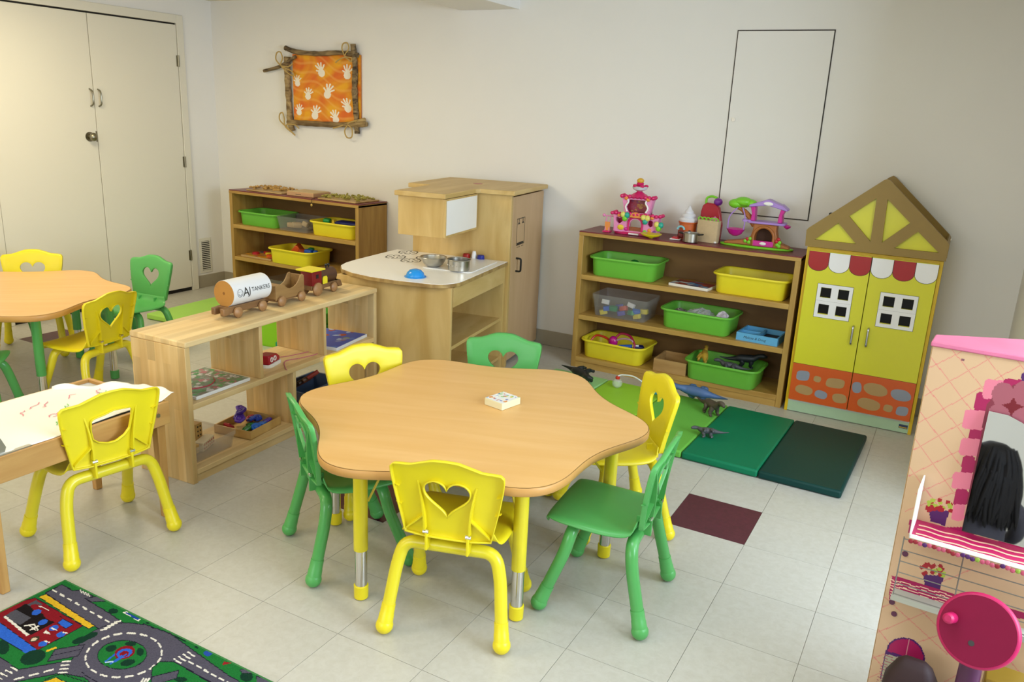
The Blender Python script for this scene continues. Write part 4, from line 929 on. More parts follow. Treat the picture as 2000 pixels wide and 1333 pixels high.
for pts in ([(440, 400), (390, 330), (400, 255), (450, 250), (468, 320), (450, 395), (520, 480), (600, 520), (580, 470), (460, 410), (540, 415), (600, 380)],
            [(1215, 310), (1190, 230), (1200, 175), (1250, 170), (1262, 230), (1220, 310), (1290, 330), (1290, 370), (1220, 325), (1150, 350), (1110, 380)],
            [(480, 1110), (415, 1040), (410, 970), (450, 950), (465, 1010), (480, 1110), (560, 1180), (600, 1210), (490, 1100), (600, 1090), (650, 1130)],
            [(1250, 1060), (1210, 1140), (1230, 1215), (1290, 1210), (1290, 1120), (1250, 1060), (1340, 1020), (1430, 1005), (1250, 1050), (1160, 1090), (1070, 1115)]):
    MB().tube(smoothline([A3(x, y, .030+.004*(k % 2)) for k, (x, y) in enumerate(pts)], 6), .005, 6).build('twine_bow', TWN, art)
# ------------------------------------------------------------------ puzzle trays and box on the corner shelf
ZS = .853
def tray(label, x, y, W, D, rz, cols, seed, h=.010):
    t = thing('puzzle_tray', label, 'puzzle', (x, y, ZS), math.radians(rz), 'puzzle trays on the corner shelf')
    MB().box(-W/2, W/2, -D/2, D/2, 0, h).build('tray_board', wood('pale tray wood', '#c8aa76', '#b5935c', 'x', .5, 7, 8), t, bevel=.002)
    rnd = random.Random(seed); m_ = MB()
    for k in range(70):
        a, b = rnd.uniform(-W/2+.02, W/2-.02), rnd.uniform(-D/2+.02, D/2-.02); z = h+.004+rnd.random()*.014; q = rnd.random()*3
        m_.tube([(a-.014*math.cos(q), b-.014*math.sin(q), z), (a, b, z+.004), (a+.014*math.cos(q), b+.014*math.sin(q), z)], [.005, .008, .005], 6)
    o = m_.build('loose_pieces', mk('puzzle pieces %d' % seed, cols, .6, var=.6, scale=60), t); o['kind'] = 'stuff'
tray('wide puzzle tray of tan wooden pieces at the left of the corner shelf', -3.82, 1.50, .36, .24, 0, '#b8904e', 1)
tray('puzzle tray of olive wooden pieces at the right of the corner shelf', -3.09, 1.49, .36, .26, -2, '#9c9444', 2)
t = thing('flat_box', 'flat tan cardboard box between the two puzzle trays', 'box', (-3.47, 1.49, ZS), math.radians(3))
MB().box(-.125, .125, -.10, .10, 0, .028).build('box_base', mk('tan card', '#c39a72', .6), t, bevel=.002)
MB().box(-.118, .118, -.093, .093, .028, .032).build('box_lid', mk('pale card', '#c8ad7e', .6), t)
MB().box(-.04, .01, -.1006, -.1, .011, .016).build('printed_text', mk('faded print', '#6e5b40', .6), t)
t = thing('key_tag', 'small tag hanging on a cord over the corner shelf edge', 'tag', (-3.285, 1.322, .80)); 
MB().tube([(0, .03, .0562), (0, -.006, .055), (.001, -.008, .02)], .002, 6).build('cord', BLACK, t); MB().ball((.001, -.009, .012), (.010, .005, .011), 10, 7).build('bead', mk('brass bead', '#c8a860', .3, .8), t)
# contents of the corner shelf
def lump(name, label, cat, c, r, mat, rot=0, kind=0, group=None):
    m_ = MB()
    if kind == 0: m_.ball((0, 0, 0), r, 14, 9)
    elif kind == 1:
        a, b, h = r; m_.loft([[(x*s, y*s, z) for x, y in rrect(2*a, 2*b, min(a, b)*.4, 4)] for s, z in ((.9, -h), (1, -h*.7), (1, h*.7), (.88, h))])
    elif kind == 2:
        a, b, h = r; m_.prism([(-a, -h), (a, -h), (a*.15, h), (-a*.15, h)], -b, b, 'xz')
    o = m_.build(name, mat, None, angle=40, bevel=.003 if kind else 0); o.location = c; o.rotation_euler = (rot*.2, rot*.1, rot)
    return tag(o, label, cat, group)
OR = mk('orange toy', '#d0561a', .4); BL = mk('blue toy', '#1c56b4', .4); NV = mk('navy toy', '#161f66', .45); GT = mk('green toy', '#1f9a4a', .4); RT = mk('red toy', '#b3202c', .4); YT = mk('yellow toy', '#e0c02a', .4)
z1 = SZ[0]+.012
lump('toy_block', 'navy blue wedge block rising from the yellow bin on the corner shelf', 'toy', (-3.07, 1.47, z1+.075), (.10, .05, .022), NV, .15, 1)
lump('toy_block', 'small green block at the left of the top yellow bin', 'toy', (-3.27, 1.46, z1+.085), (.026, .026, .016), GT, .4, 1)
lump('toy_block', 'small yellow cone between the green and navy blocks', 'toy', (-3.19, 1.45, z1+.082), (.02, .02, .022), YT, 0, 2)
z1 = SZ[1]+.012
lump('toy_block', 'orange pyramid block piled in the yellow bin on the middle tier', 'toy', (-3.55, 1.44, z1+.095), (.062, .045, .034), OR, .5, 2)
lump('toy_block', 'blue rounded block at the right of the orange pile', 'toy', (-3.42, 1.42, z1+.090), (.030, .022, .018), BL, .2, 1)
lump('toy_block', 'second blue block beside the rim of the middle yellow bin', 'toy', (-3.37, 1.44, z1+.088), (.022, .022, .018), BL, 1.0, 0)
lump('toy_block', 'rust brown block between the orange and blue blocks', 'toy', (-3.48, 1.42, z1+.084), (.03, .025, .016), mk('rust toy', '#a0401c', .5), .9, 1)
lump('toy_block', 'dark green block behind the blue blocks in the yellow bin', 'toy', (-3.45, 1.48, z1+.09), (.02, .02, .02), GT, .2, 1)
for k, (x, y) in enumerate(((-3.60, 1.44), (-3.53, 1.42), (-3.47, 1.45))):
    lump('wooden_piece', ('left', 'middle', 'right')[k]+' wooden piece inside the clear box on the corner shelf', 'toy', (x, y, SZ[0]+.035+.008*k), (.036, .022, .018), mk('pale wood piece', '#bfa173', .6), k, 1)
t = boardlike('inset_puzzle', 'inset shape puzzle with red, yellow and orange pieces on the corner shelf', 'puzzle', (-3.90, 1.46, SZ[1]+.0005), 0, .32, .22, .014, WED, blotches('#b98a50', ['#b3242c', '#e0a020', '#d0561a', '#e2c030', '#2a4a9a', '#b3242c'], 16, 8, (.07, .14)))
for k, (x, y, c_) in enumerate(((-.09, -.02, RT), (.0, .03, YT), (.07, -.03, OR), (.03, .07, BL), (-.05, .06, RT))): MB().loft([[(x+.028*s*math.cos(q*pi/8), y+.028*s*math.sin(q*pi/8), z) for q in range(16)] for s, z in ((1, .014), (1, .026), (.85, .030))]).build('puzzle_piece', c_, t)
lump('yellow_toy', 'yellow toy inside the clear box at the bottom of the corner shelf', 'toy', (-3.54, 1.43, SZ[2]+.09), (.06, .04, .03), mk('amber toy', '#d8a020', .4), .2, 1)
# ------------------------------------------------------------------ contents of the toy-house shelf
lump('toy_ball', 'small green ball inside the almost empty green bin', 'ball', (-.875, 1.50, SZ[0]+.012+.055), .035, mk('dark green ball', '#1d7a2e', .35))
t = boardlike('picture_book', 'thin picture book with red and blue cover beside the yellow bin', 'book', (-.485, 1.44, SZ[0]+.0005), -.12, .24, .15, .016, mk('page edges', '#e0dbd0', .7), blotches('#8c2a28', ['#3a6aa8', '#c8d0d8', '#2a2f4a', '#b3402a', '#7fa6d0', '#d8cfc4'], 22, 12, (.06, .16)))
rnd = random.Random(21); cc = [('blue', '#1f5cc0'), ('green', '#1f8a5a'), ('red', '#c04034'), ('white', '#d9d4d0'), ('purple', '#4a3a9a'), ('yellow', '#d6c22a')]
spots = [(-1.02, 1.40, 0, 3, 'at the left top'), (-1.00, 1.385, -.035, 0, 'by the left wall'), (-.955, 1.385, -.03, 1, 'second from the left'), (-.885, 1.385, -.02, 2, 'in the middle'), (-.90, 1.385, -.05, 4, 'under the red one'), (-.83, 1.385, -.04, 1, 'right of the red one'), (-.80, 1.39, -.03, 0, 'near the right end'), (-.79, 1.385, -.055, 5, 'at the right bottom'), (-1.025, 1.385, -.06, 5, 'at the left bottom'), (-.945, 1.46, -.03, 4, 'towards the rear'), (-.86, 1.45, -.01, 3, 'resting on the red one'), (-.76, 1.43, -.03, 5, 'in the right corner')]
for k, (x, y, z, ci, wh) in enumerate(spots):
    o = MB().loft([[(px, py, zz) for px, py in rrect(.048, .028, .005, 3)] for zz in (-.014, .014)]).build('toy_brick', mk('brick '+cc[ci][0], cc[ci][1], .4), None, bevel=.002)
    o.location = (-.90+(x+.90)*.93, y+.022, SZ[1]+.082+z); o.rotation_euler = (rnd.uniform(-.4, .4), rnd.uniform(-.3, .3), rnd.uniform(-.6, .6)); tag(o, cc[ci][0]+' toy brick '+wh+' of the clear box', 'toy', 'bricks in the clear box')
WRAP = clear('crumpled wrap', '#d6d2d8', .42, .12)
for k, (x, y, r, wh) in enumerate(((-.42, 1.45, (.085, .06, .045), 'large crumpled clear bag in the middle of the green bin'), (-.29, 1.42, (.045, .04, .05), 'small pale wrapped bundle at the right of the green bin'), (-.545, 1.44, (.045, .04, .03), 'grey wrapped bundle at the left of the green bin'))):
    m_ = MB().ball((0, 0, 0), r, 18, 12); rr = random.Random(k); m_.v = [(a*(1+rr.uniform(-.2, .2)), b*(1+rr.uniform(-.2, .2)), c_*(1+rr.uniform(-.25, .25))) for a, b, c_ in m_.v]
    o = m_.build('wrapped_bundle', WRAP if k == 0 else mk('wrap %d' % k, ('', '#bdb4bc', '#6c6660')[k], .3), None, smooth=False); o.location = (x, y, SZ[1]+.012+.065); tag(o, wh, 'bag')
# light blue sorting box with lettering
t = thing('sorting_box', 'light blue compartment box with lettering on the middle tier', 'box', (-.065, 1.455, SZ[1]+.0005), -.06)
LB = mk('light blue paint', '#5fa8d6', .4)
for a in ((-.115, .115, -.10, -.092, 0, .045), (-.115, .115, .092, .10, 0, .045), (-.115, -.107, -.092, .092, 0, .045), (.107, .115, -.092, .092, 0, .045), (-.004, .004, -.092, .092, 0, .04), (-.107, -.004, -.004, .004, 0, .04), (-.107, .107, -.092, .092, 0, .005)): MB().box(*a).build('box_wall', LB, t)
letter_obj('Melissa & Doug', .020, lambda u_, v_: Vector((-.075+u_, -.1004, .016+v_)), t, INK, shear=.3)
MB().box(.006, .106, -.09, .09, .005, .016).build('dark_contents', mk('dark beads', '#2c2220', .6, var=.7, scale=80), t)
# toy stethoscopes
zb = SZ[2]+.012
t = thing('toy_stethoscope', 'red and magenta toy stethoscope looping out of the yellow bin', 'toy', (-.94, 1.46, zb))
MB().tube(smoothline([(-.15, -.06, .07), (-.12, -.03, .115), (-.05, -.02, .105), (-.02, -.03, .07)], 8), .007, 8).build('tube', mk('orange red tube', '#c0341c', .35), t)
MB().ball((-.005, -.03, .095), (.03, .024, .036), 14, 10).build('chest_piece', mk('magenta plastic', '#b81880', .25), t)
MB().tube(smoothline([(.0, -.02, .11), (.03, 0, .145), (.09, 0, .14), (.13, -.02, .10), (.135, -.03, .07)], 8), .0075, 8).build('ear_tube', mk('crimson tube', '#a81c44', .35), t)
MB().tube(smoothline([(.02, -.04, .11), (.06, -.03, .125), (.11, -.02, .12), (.14, -.01, .08)], 8), .006, 8).build('ear_tube', mk('pale pink tube', '#b08090', .35), t)
t = thing('toy_syringe', 'blue and white toy syringe lying in the yellow bin', 'toy', (-.84, 1.43, zb+.075), .3)
MB().cyl((-.06, 0, 0), (.03, 0, .012), .011, n=14).build('barrel', BL, t); MB().cyl((.03, 0, .012), (.06, 0, .016), .007, n=12).build('plunger', WHITE, t); MB().tube([(.025+.001*math.cos(q), .014*math.cos(q), .012+.014*math.sin(q)) for q in [k*pi/6 for k in range(12)]], .003, 6, closed=True).build('ring', YT, t)
lump('toy_tool', 'navy toy tool at the right end of the stethoscope bin', 'toy', (-.79, 1.46, zb+.072), (.035, .022, .018), NV, .5, 1)
t = thing('wooden_box', 'small open wooden box between the bins on the bottom tier', 'box', (-.548, 1.455, SZ[2]+.0005))
for a in ((-.10, .10, -.105, -.095, 0, .075), (-.10, .10, .095, .105, 0, .075), (-.10, -.09, -.095, .095, 0, .075), (.09, .10, -.095, .095, 0, .075), (-.09, .09, -.095, .095, 0, .008)): MB().box(*a).build('box_wall', wood('plain box wood', '#b8925c', '#a57d48', 'x', .55, 7, 8), t)
# ------------------------------------------------------------------ toy animals
def dino(label, c, rz, mat, S=1, lie=0, pose=0):
    """long-tailed toy dinosaur: one body with neck, tail and four legs"""
    m_ = MB()
    sp = smoothline([(-.17, 0, .055 if pose == 0 else .075), (-.12, 0, .045), (-.07, 0, .05), (-.03, 0, .06), (.03, 0, .063), (.06, 0, .072), (.085, 0, .095), (.115, 0, .10), (.14, 0, .092)], 5)
    rr = [.002, .008, .016, .026, .028, .022, .014, .016, .008]; R = []
    for k in range(len(sp)): q = k/5; i = min(int(q), 7); R.append(rr[i]+(rr[i+1]-rr[i])*(q-i))
    m_.tube(sp, R, 10)
    for x, s in ((-.025, -1), (-.03, 1), (.045, -1), (.04, 1)): m_.tube(smoothline([(x, s*.014, .055), (x+(.012 if x < 0 else -.006), s*.026, .032), (x-.004, s*.027, .012), (x+.012, s*.028, .004)], 3), [.016]*3+[.012]*3+[.009]*3+[.008], 8)
    m_.v = [(a*S, b*S, d_*S) for a, b, d_ in m_.v]
    o = m_.build('toy_dinosaur', mat, None, angle=70); o.location = c; o.rotation_euler = (lie, 0, rz); return tag(o, label, 'toy dinosaur', 'toy dinosaurs')
KD = mk('black rubber', '#1b2124', .5); BD = mk('slate blue rubber', '#46628f', .5); GD = mk('grey rubber', '#4a4c50', .55); BRD = mk('brown rubber', '#4f463c', .55, var=.2, scale=40)
mz = .0405
dino('black toy dinosaur toppled on the pale green mat panel', (-.93, 1.02, mz+.038), math.radians(-24), KD, 1, math.radians(75))
dino('large slate blue toy dinosaur lying beside the shelf foot', (-.27, 1.07, mz+.042), math.radians(172), BD, 1.05, math.radians(-68), 1)
dino('brown toy dinosaur on the grass green mat panel', (-.17, .90, mz+.002), math.radians(-42), BRD, .85)
dino('grey toy dinosaur fallen on the seam of the emerald mat panel', (-.075, .55, mz+.022), math.radians(205), GD, .58, math.radians(80))
dino('yellow toy dinosaur at the left of the dinosaur bin', (-.385, 1.42, zb+.075), math.radians(110), mk('ochre rubber', '#c9a43c', .5), .75, math.radians(25))
dino('black toy dinosaur at the rear of the dinosaur bin', (-.15, 1.50, zb+.08), math.radians(15), KD, .85, math.radians(30))
dino('dark grey toy dinosaur at the front of the dinosaur bin', (-.20, 1.375, zb+.06), math.radians(190), GD, .7, math.radians(50))
dino('small teal toy dinosaur on the lime mat panel behind the yellow chair', (-.46, .98, mz), math.radians(20), mk('teal rubber', '#1a7a8a', .45), .5)
t = thing('squeeze_bulb', 'clear squeeze bulb toy with a red cap and white tube', 'toy', (-.735, 1.0, mz))
MB().lathe([(.012, 0), (.026, .012), (.030, .028), (.024, .044), (.012, .052)], (0, 0, 0), 18).build('bulb', clear('clear bulb', '#d8e0d0', .35), t)
MB().lathe([(.012, .050), (.013, .062), (.008, .068)], (0, 0, 0), 14).build('cap', mk('red cap', '#c02a1c', .4), t)
MB().tube(smoothline([(0, 0, .066), (.02, .015, .075), (.09, .03, .072), (.18, .03, .03), (.24, .02, .006)], 6), .004, 8).build('tube', mk('white tube', '#d4d8d6', .4), t)
# ------------------------------------------------------------------ card box on the table
t = thing('card_box', 'small cream card box with colourful print on the middle table', 'box', (-.525, -.722, TH+.0005), math.radians(-12))
MB().box(-.042, .042, -.05, .05, 0, .026).build('box', mk('cream card box', '#e2dcb8', .55, var=.03), t, bevel=.0015)
print_sheet('printed_top', (-.041, -.049, .0265), (.082, 0, 0), (0, .098, 0), 46, 56, blotches('#dfe0e0', ['#d8c83a', '#7aa8d8', '#c04a4a', '#e8e0d0', '#8ac07a', '#5a6ab0', '#e9e9ea', '#d88a3a'], 46, 31, (.02, .10)), printed('printed paper', .35), t)
# ------------------------------------------------------------------ toys on top of the toy-house shelf
PK = mk('light pink plastic', '#dc86b4', .35); HP = mk('hot pink plastic', '#d01c64', .32); LIL = mk('lilac plastic', '#a884d0', .35); MG = mk('magenta plastic toy', '#c81c90', .3); OG = mk('soft orange plastic', '#e08a3c', .4); LG = mk('lime toy plastic', '#7ac82a', .38); PU = mk('purple plastic', '#7a2c96', .3); TEAL = mk('teal balloon', '#2aa08c', .35); BRN = mk('brown trunk plastic', '#a8662c', .5, var=.15); LY = mk('pale yellow plastic', '#dcd06a', .4)
RSx = -.534
cs = thing('toy_castle', 'pink two-tier toy castle with balloons and a cupcake spire', 'toy castle', (-.862, 1.455, ZS+.0005), math.radians(4))
low = lambda s, z: [((.135*math.cos(q))*s, .055*math.sin(q)*s if math.sin(q) < 0 else .04*math.sin(q)*s, z) for q in [k*2*pi/36 for k in range(36)]]
MB().loft([low(1.02, 0), low(1.02, .012), low(.98, .014)]).build('base_rim', HP, cs)
# lower front wall with an arched doorway and two side windows
def arch(cx, w, z0, z1, n=10): return [(cx-w, z0)]+[(cx-w*math.cos(pi*k/n), z1-w+w*math.sin(pi*k/n)) for k in range(n+1)]+[(cx+w, z0)]
lowout = [(-.128, .012), (.128, .012), (.138, .112), (.075, .112), (.06, .122), (-.06, .122), (-.075, .112), (-.138, .112)]
wl = holed(lowout, [arch(0, .035, .022, .092), [(-.10+.026*math.sin(q)**3*1.0, .080+.024*(13*math.cos(q)-5*math.cos(2*q)-2*math.cos(3*q))/16) for q in [k*2*pi/24 for k in range(24)]], [(.075, .085), (.088, .095), (.104, .088), (.104, .062), (.088, .052), (.075, .066)]], -.045, -.030)
wl.build('front_wall', PK, cs, smooth=False)
MB().box(-.13, -.05, .02, .03, .012, .11).build('rear_wall', HP, cs); MB().box(.05, .13, .02, .03, .012, .11).build('rear_wall', HP, cs)
for sx in (-1, 1): MB().box(sx*.128-.006, sx*.128+.006, -.04, .025, .012, .112).build('side_wall', PK, cs)
tr_ = MB()
for k in range(14): tr_.ball((-.145+k*.0223, -.048, .118+(.003 if k % 2 else 0)), (.0125, .012, .011), 9, 6)
for sx in (-1, 1):
    for k in range(3): tr_.ball((sx*.143, -.025+k*.025, .119), (.012, .0125, .011), 9, 6)
tr_.build('scalloped_trim', HP, cs)
MB().tube(smoothline([(-.040, -.047, .022), (-.042, -.047, .07), (-.028, -.047, .094), (0, -.047, .102), (.028, -.047, .094), (.042, -.047, .07), (.040, -.047, .022)], 5), .006, 8).build('door_arch', HP, cs)
MB().prism([(-.036, .102)]+[(.036*math.cos(pi-k*pi/10), .100+.034*math.sin(pi-k*pi/10)) for k in range(11)]+[(.036, .102)], -.056, -.046, 'xz').build('orange_awning', OG, cs)
MB().box(-.036, .036, -.045, -.04, .022, .046).build('brown_counter', mk('brown counter', '#8a4a24', .5, var=.4, scale=90), cs)
up = lambda s, z: [(x*s, y*s, z) for x, y in ((-.075, -.04), (.075, -.04), (.09, 0), (.075, .03), (-.075, .03), (-.09, 0))]
upw = holed([(-.072, .122), (.072, .122), (.092, .215), (-.092, .215)], [[(-.048, .130), (.048, .130), (.062, .160), (.046, .205), (-.046, .205), (-.062, .160)]], -.044, -.032)
upw.build('tower_wall', PK, cs, smooth=False)
MB().box(-.08, .08, .005, .012, .12, .215).build('tower_back', mk('crimson back', '#8f1834', .5), cs)
print_sheet('backdrop_print', (-.05, .0045, .13), (.10, 0, 0), (0, 0, .075), 40, 30, blotches('#8f2438', ['#a8602c', '#7a3050', '#b0803a', '#93304a'], 26, 17, (.05, .12)), printed('printed paper', .35), cs)
for sx in (-1, 1):
    MB().prism([(sx*.07, .122), (sx*.076, .122), (sx*.096, .215), (sx*.088, .215)], -.034, .012, 'xz').build('tower_side', PK, cs)
    MB().tube(smoothline([(sx*.058, -.047, .205), (sx*.052, -.047, .190), (sx*.064, -.047, .170), (sx*.066, -.047, .155), (sx*.056, -.047, .135)], 5), .005, 8).build('curtain', WHITE, cs)
    MB().ball((sx*.066, -.05, .212), (.012, .008, .012), 10, 7).build('orange_star', OG, cs); MB().ball((sx*.100, -.054, .108), (.011, .007, .010), 10, 7).build('orange_star', OG, cs)
t_ = MB()
for k in range(9): t_.ball((-.094+k*.0235, -.046, .222), (.0130, .012, .012), 9, 6)
for sx in (-1, 1):
    for k in range(2): t_.ball((sx*.095, -.02+k*.024, .222), (.012, .012, .012), 9, 6)
t_.build('tower_trim', HP, cs)
MB().lathe([(.06, 0), (.045, .012), (.02, .026), (.012, .034)], (0, -.012, .222), 20).build('tower_roof', HP, cs)
MB().lathe([(.012, 0), (.040, .012), (.046, .026), (.040, .030), (.001, .028)], (0, -.012, .252), 22).build('cupcake_dish', mk('pale grey dish', '#cfd0d4', .3), cs)
for q in range(5): MB().ball((.036*math.cos(q*2*pi/5+.3), -.012+.036*math.sin(q*2*pi/5+.3), .284), (.014, .014, .009), 10, 6).build('petal', HP, cs)
MB().lathe([(.016, 0), (.020, .012), (.022, .022), (.012, .026)], (0, -.012, .280), 16).build('cupcake', HP, cs); MB().ball((0, -.012, .314), (.022, .020, .016), 14, 8).build('cupcake_top', mk('golden icing', '#d8a634', .4), cs)
for n_, (bx, bz) in enumerate(((-.062, .102), (.062, .094), (.145, .062))):
    for dx, dz, m_ in ((-.012, .014, LY), (.012, .012, TEAL if n_ != 1 else LY), (0, -.008, LG if n_ != 1 else TEAL)): MB().ball((bx+dx, -.062, bz+dz), (.0165, .014, .018), 12, 8).build('balloon', m_, cs)
for x, z, m_ in ((-.088, .038, YT), (.088, .036, OG), (.118, .026, PU), (-.055, .03, MG), (.06, .024, LG)): MB().ball((x, -.047, z), (.012 if m_ is not YT else .020, .004, .011 if m_ is not YT else .016), 10, 6).build('flower', m_, cs)
MB().box(-.03, .03, -.072, -.045, .004, .012).build('white_step', WHITE, cs)
for x in (-.190, -.166): MB().cyl((x, -.03, .004), (x+.004, -.02, .095), .003, n=8).build('swing_post', PK, cs)
MB().cyl((-.200, -.02, .095), (-.138, -.02, .095), .0035, n=8).ball((-.204, -.02, .097), .010, 10, 7).build('swing_bar', PK, cs); MB().box(-.192, -.160, -.030, -.026, .010, .06).build('swing_panel', OG, cs); MB().box(-.198, -.154, -.05, -.005, 0, .008).build('swing_base', HP, cs)
o = MB().lathe([(.012, 0), (.014, .004), (.045, .012), (.060, .022), (.062, .026), (.058, .026), (.001, .016)], n=28).build('toy_dish', mk('yellow dish', '#e2cf1c', .35), None); o.location = (-.740, 1.362, ZS+.001); tag(o, 'yellow toy dish at the front edge beside the pink castle', 'dish')
# cupcake stand, bag, case, pot
t = thing('toy_ice_cream_shop', 'orange toy cup building with a white swirl top', 'toy', (-.572, 1.51, ZS+.0005), 0)
MB().lathe([(.044, 0), (.050, .09), (.055, .092), (.056, .10), (.001, .10)], n=26).build('cup', mk('orange cup', '#c8622c', .4), t)
sw = [(0, 0, 0)]
MB().lathe([(.052, .100), (.054, .112), (.046, .122), (.040, .122), (.042, .134), (.034, .146), (.026, .148), (.026, .158), (.016, .168), (.006, .185), (.001, .192)], n=26).build('swirl', mk('pearl white', '#d9d8de', .25), t)
MB().box(-.042, -.008, -.052, -.040, .008, .052).build('door', mk('dark red door', '#7a2018', .5), t, bevel=.004); MB().tube([(-.025+.020*math.cos(pi*k/8), -.050, .056+.018*math.sin(pi*k/8)) for k in range(9)], .006, 8).build('awning', mk('pale aqua', '#8cc4cc', .4), t)
MB().cyl((.025, -.040, .045), (.028, -.048, .045), .010, n=14).build('window', BLACK, t)
t = thing('toy_case', 'open crimson toy carry case with lime handle and purple ball', 'toy case', (-.46, 1.555, ZS+.0005), math.radians(-4))
lid = [(-.062, .0), (.066, .0), (.070, .09), (.060, .135), (.045, .190), (.020, .210), (-.030, .212), (-.052, .196), (-.060, .16)]
MB().prism(lid, .0, .035, 'xz').build('case_shell', mk('crimson shell', '#a8142c', .3), t, bevel=.006)
MB().tube(smoothline([(-.038, .015, .205), (-.035, .015, .238), (-.005, .015, .250), (.025, .015, .242)], 6), .007, 8).build('handle', LG, t); MB().ball((.034, .012, .222), (.026, .022, .022), 14, 9).build('cherry', PU, t)
MB().prism([(.005, .085), (.055, .085), (.055, .12), (.03, .14), (.005, .12)], -.0015, 0, 'xz').build('house_print', PK, t)
t = thing('toy_bag', 'beige woven toy bag with a lime zigzag rim', 'bag', (-.437, 1.468, ZS+.0005), math.radians(-8))
MB().loft([[(x, y, z) for x, y in rrect(w, .05, .01, 3)] for w, z in ((.122, 0), (.128, .06), (.128, .125))]).build('bag_body', mk('beige weave', '#c3ab84', .75, var=.12, scale=60, bump=.4), t)
for k in range(5): MB().tube([(-.048+k*.024+.012*math.cos(q), -.020, .130+.010*math.sin(q)) for q in [i*pi/6 for i in range(12)]], .0038, 6, closed=True).build('rim_loop', LG, t)
MB().ball((.055, -.022, .006), (.009, .008, .006), 8, 6).build('foot', WHITE, t)
t = thing('toy_pot', 'small steel toy pot with two dark handles on the maroon top', 'pot', (-.512, 1.385, ZS+.0005))
MB().lathe([(.038, 0), (.043, .004), (.044, .050), (.047, .052), (.046, .054), (.041, .051), (.040, .006), (.001, .005)], n=28).build('pot', STEEL, t)
for s in (-1, 1): MB().tube(smoothline([(s*.044, -.010, .046), (s*.066, -.008, .050), (s*.066, .008, .050), (s*.044, .010, .046)], 4), .004, 8).build('handle', BLACK, t)
t = thing('toy_roof_piece', 'small white and red toy tray left of the steel pot', 'toy', (-.612, 1.425, ZS+.0005), .1); MB().box(-.03, .03, -.025, .025, 0, .006).build('plate', WHITE, t, bevel=.002); MB().prism([(-.022, .006), (.022, .006), (.012, .018), (-.012, .018)], -.02, .02, 'xz').build('pad', RT, t)
# tree house
th = thing('toy_tree_house', 'purple and pink toy tree house on a brown trunk with a swing', 'toy house', (-.165, 1.485, ZS+.0005), math.radians(2))
MB().loft([[(.202*math.cos(q)*s, .062*math.sin(q)*s, z) for q in [k*2*pi/40 for k in range(40)]] for s, z in ((.98, 0), (1, .004), (1, .008), (.96, .011))]).build('grass_base', LG, th)
trunk = [(-.175, .010), (.185, .010), (.175, .022), (.135, .035), (.112, .065), (.104, .10), (.104, .136), (-.02, .136), (-.022, .10), (-.030, .065), (-.055, .042), (-.12, .030), (-.17, .022)]
holed(trunk, [arch(.040, .048, .016, .112)], -.040, .030).build('trunk', BRN, th, smooth=False, bevel=.006)
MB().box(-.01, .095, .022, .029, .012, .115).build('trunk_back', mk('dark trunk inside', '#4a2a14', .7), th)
MB().tube(smoothline([(-.012, -.042, .016), (-.014, -.042, .075), (.008, -.042, .108), (.040, -.042, .120), (.072, -.042, .108), (.094, -.042, .075), (.092, -.042, .016)], 5), .008, 8).build('arch_rim', BRN, th)
MB().box(-.014, .098, -.050, -.040, .014, .044).build('sill', MG, th, bevel=.003); MB().ball((.042, -.051, .030), (.018, .003, .009), 10, 6).build('sill_print', WHITE, th)
MB().loft([[(x, y, z) for x, y in rrect(.205, .10, .02, 4, .045, -.005)] for z in (.136, .148)]).build('platform', LIL, th, bevel=.003); MB().loft([[(x, y, z) for x, y in rrect(.05, .06, .012, 4, -.062, -.01)] for z in (.140, .152)]).build('platform_step', LIL, th)
for x0, x1 in ((-.03, -.035), (.115, .128)): MB().loft([[(x0-.012, -.035, .148), (x0+.012, -.035, .148), (x0+.012, .03, .148), (x0-.012, .03, .148)], [(x0-.009, -.035, .19), (x0+.009, -.035, .19), (x0+.009, .03, .19), (x0-.009, .03, .19)], [(x1-.014, -.038, .226), (x1+.012, -.038, .226), (x1+.012, .03, .226), (x1-.014, .03, .226)]]).build('post', MG, th, bevel=.003)
MB().prism([(-.058, .222), (.045, .238), (.148, .214), (.150, .222), (.118, .246), (.110, .246), (.075, .258), (.052, .268), (.036, .270), (.0, .255), (-.056, .236)], -.045, .035, 'xz').build('roof', LIL, th, bevel=.004)
MB().ball((.045, -.047, .248), (.026, .003, .010), 12, 6).build('roof_print', WHITE, th)
MB().tube(smoothline([(-.018, -.005, .12), (-.05, -.005, .16), (-.095, -.01, .20), (-.13, -.012, .215)], 5), [.02]*5+[.015]*5+[.012]*6, 9).build('branch', BRN, th)
cn = MB()
for x, y, z, r in ((-.135, -.01, .232, (.042, .04, .026)), (-.095, -.012, .246, (.05, .042, .026)), (-.055, -.01, .240, (.035, .035, .022)), (-.11, .01, .225, (.045, .03, .016))): cn.ball((x, y, z), r, 14, 9)
cn.build('leaf_canopy', LG, th)
for x, x2 in ((-.118, -.158), (-.092, -.072)): MB().tube(smoothline([(x, -.03, .214), (x2, -.035, .160), (x2-.002, -.035, .088)], 5), .0035, 7).build('swing_rope', LIL, th)
MB().lathe([(.012, 0), (.034, .012), (.046, .032), (.052, .040), (.046, .038), (.001, .016)], (-.116, -.035, .056), 20).build('swing_seat', MG, th); 
MB().lathe([(.004, 0), (.018, .010), (.020, .016), (.004, .024)], (.155, -.02, .118), 12).build('bell_flower', MG, th)
for x, z, m_ in ((-.055, .035, LG), (-.035, .030, LG), (-.045, .046, RT), (-.03, .05, LG), (.118, .03, LG), (.128, .024, LG), (.112, .048, RT), (.122, .060, RT), (.130, .044, LG)): MB().ball((x, -.044, z), (.010, .006, .011), 9, 6).build('vine', m_, th)
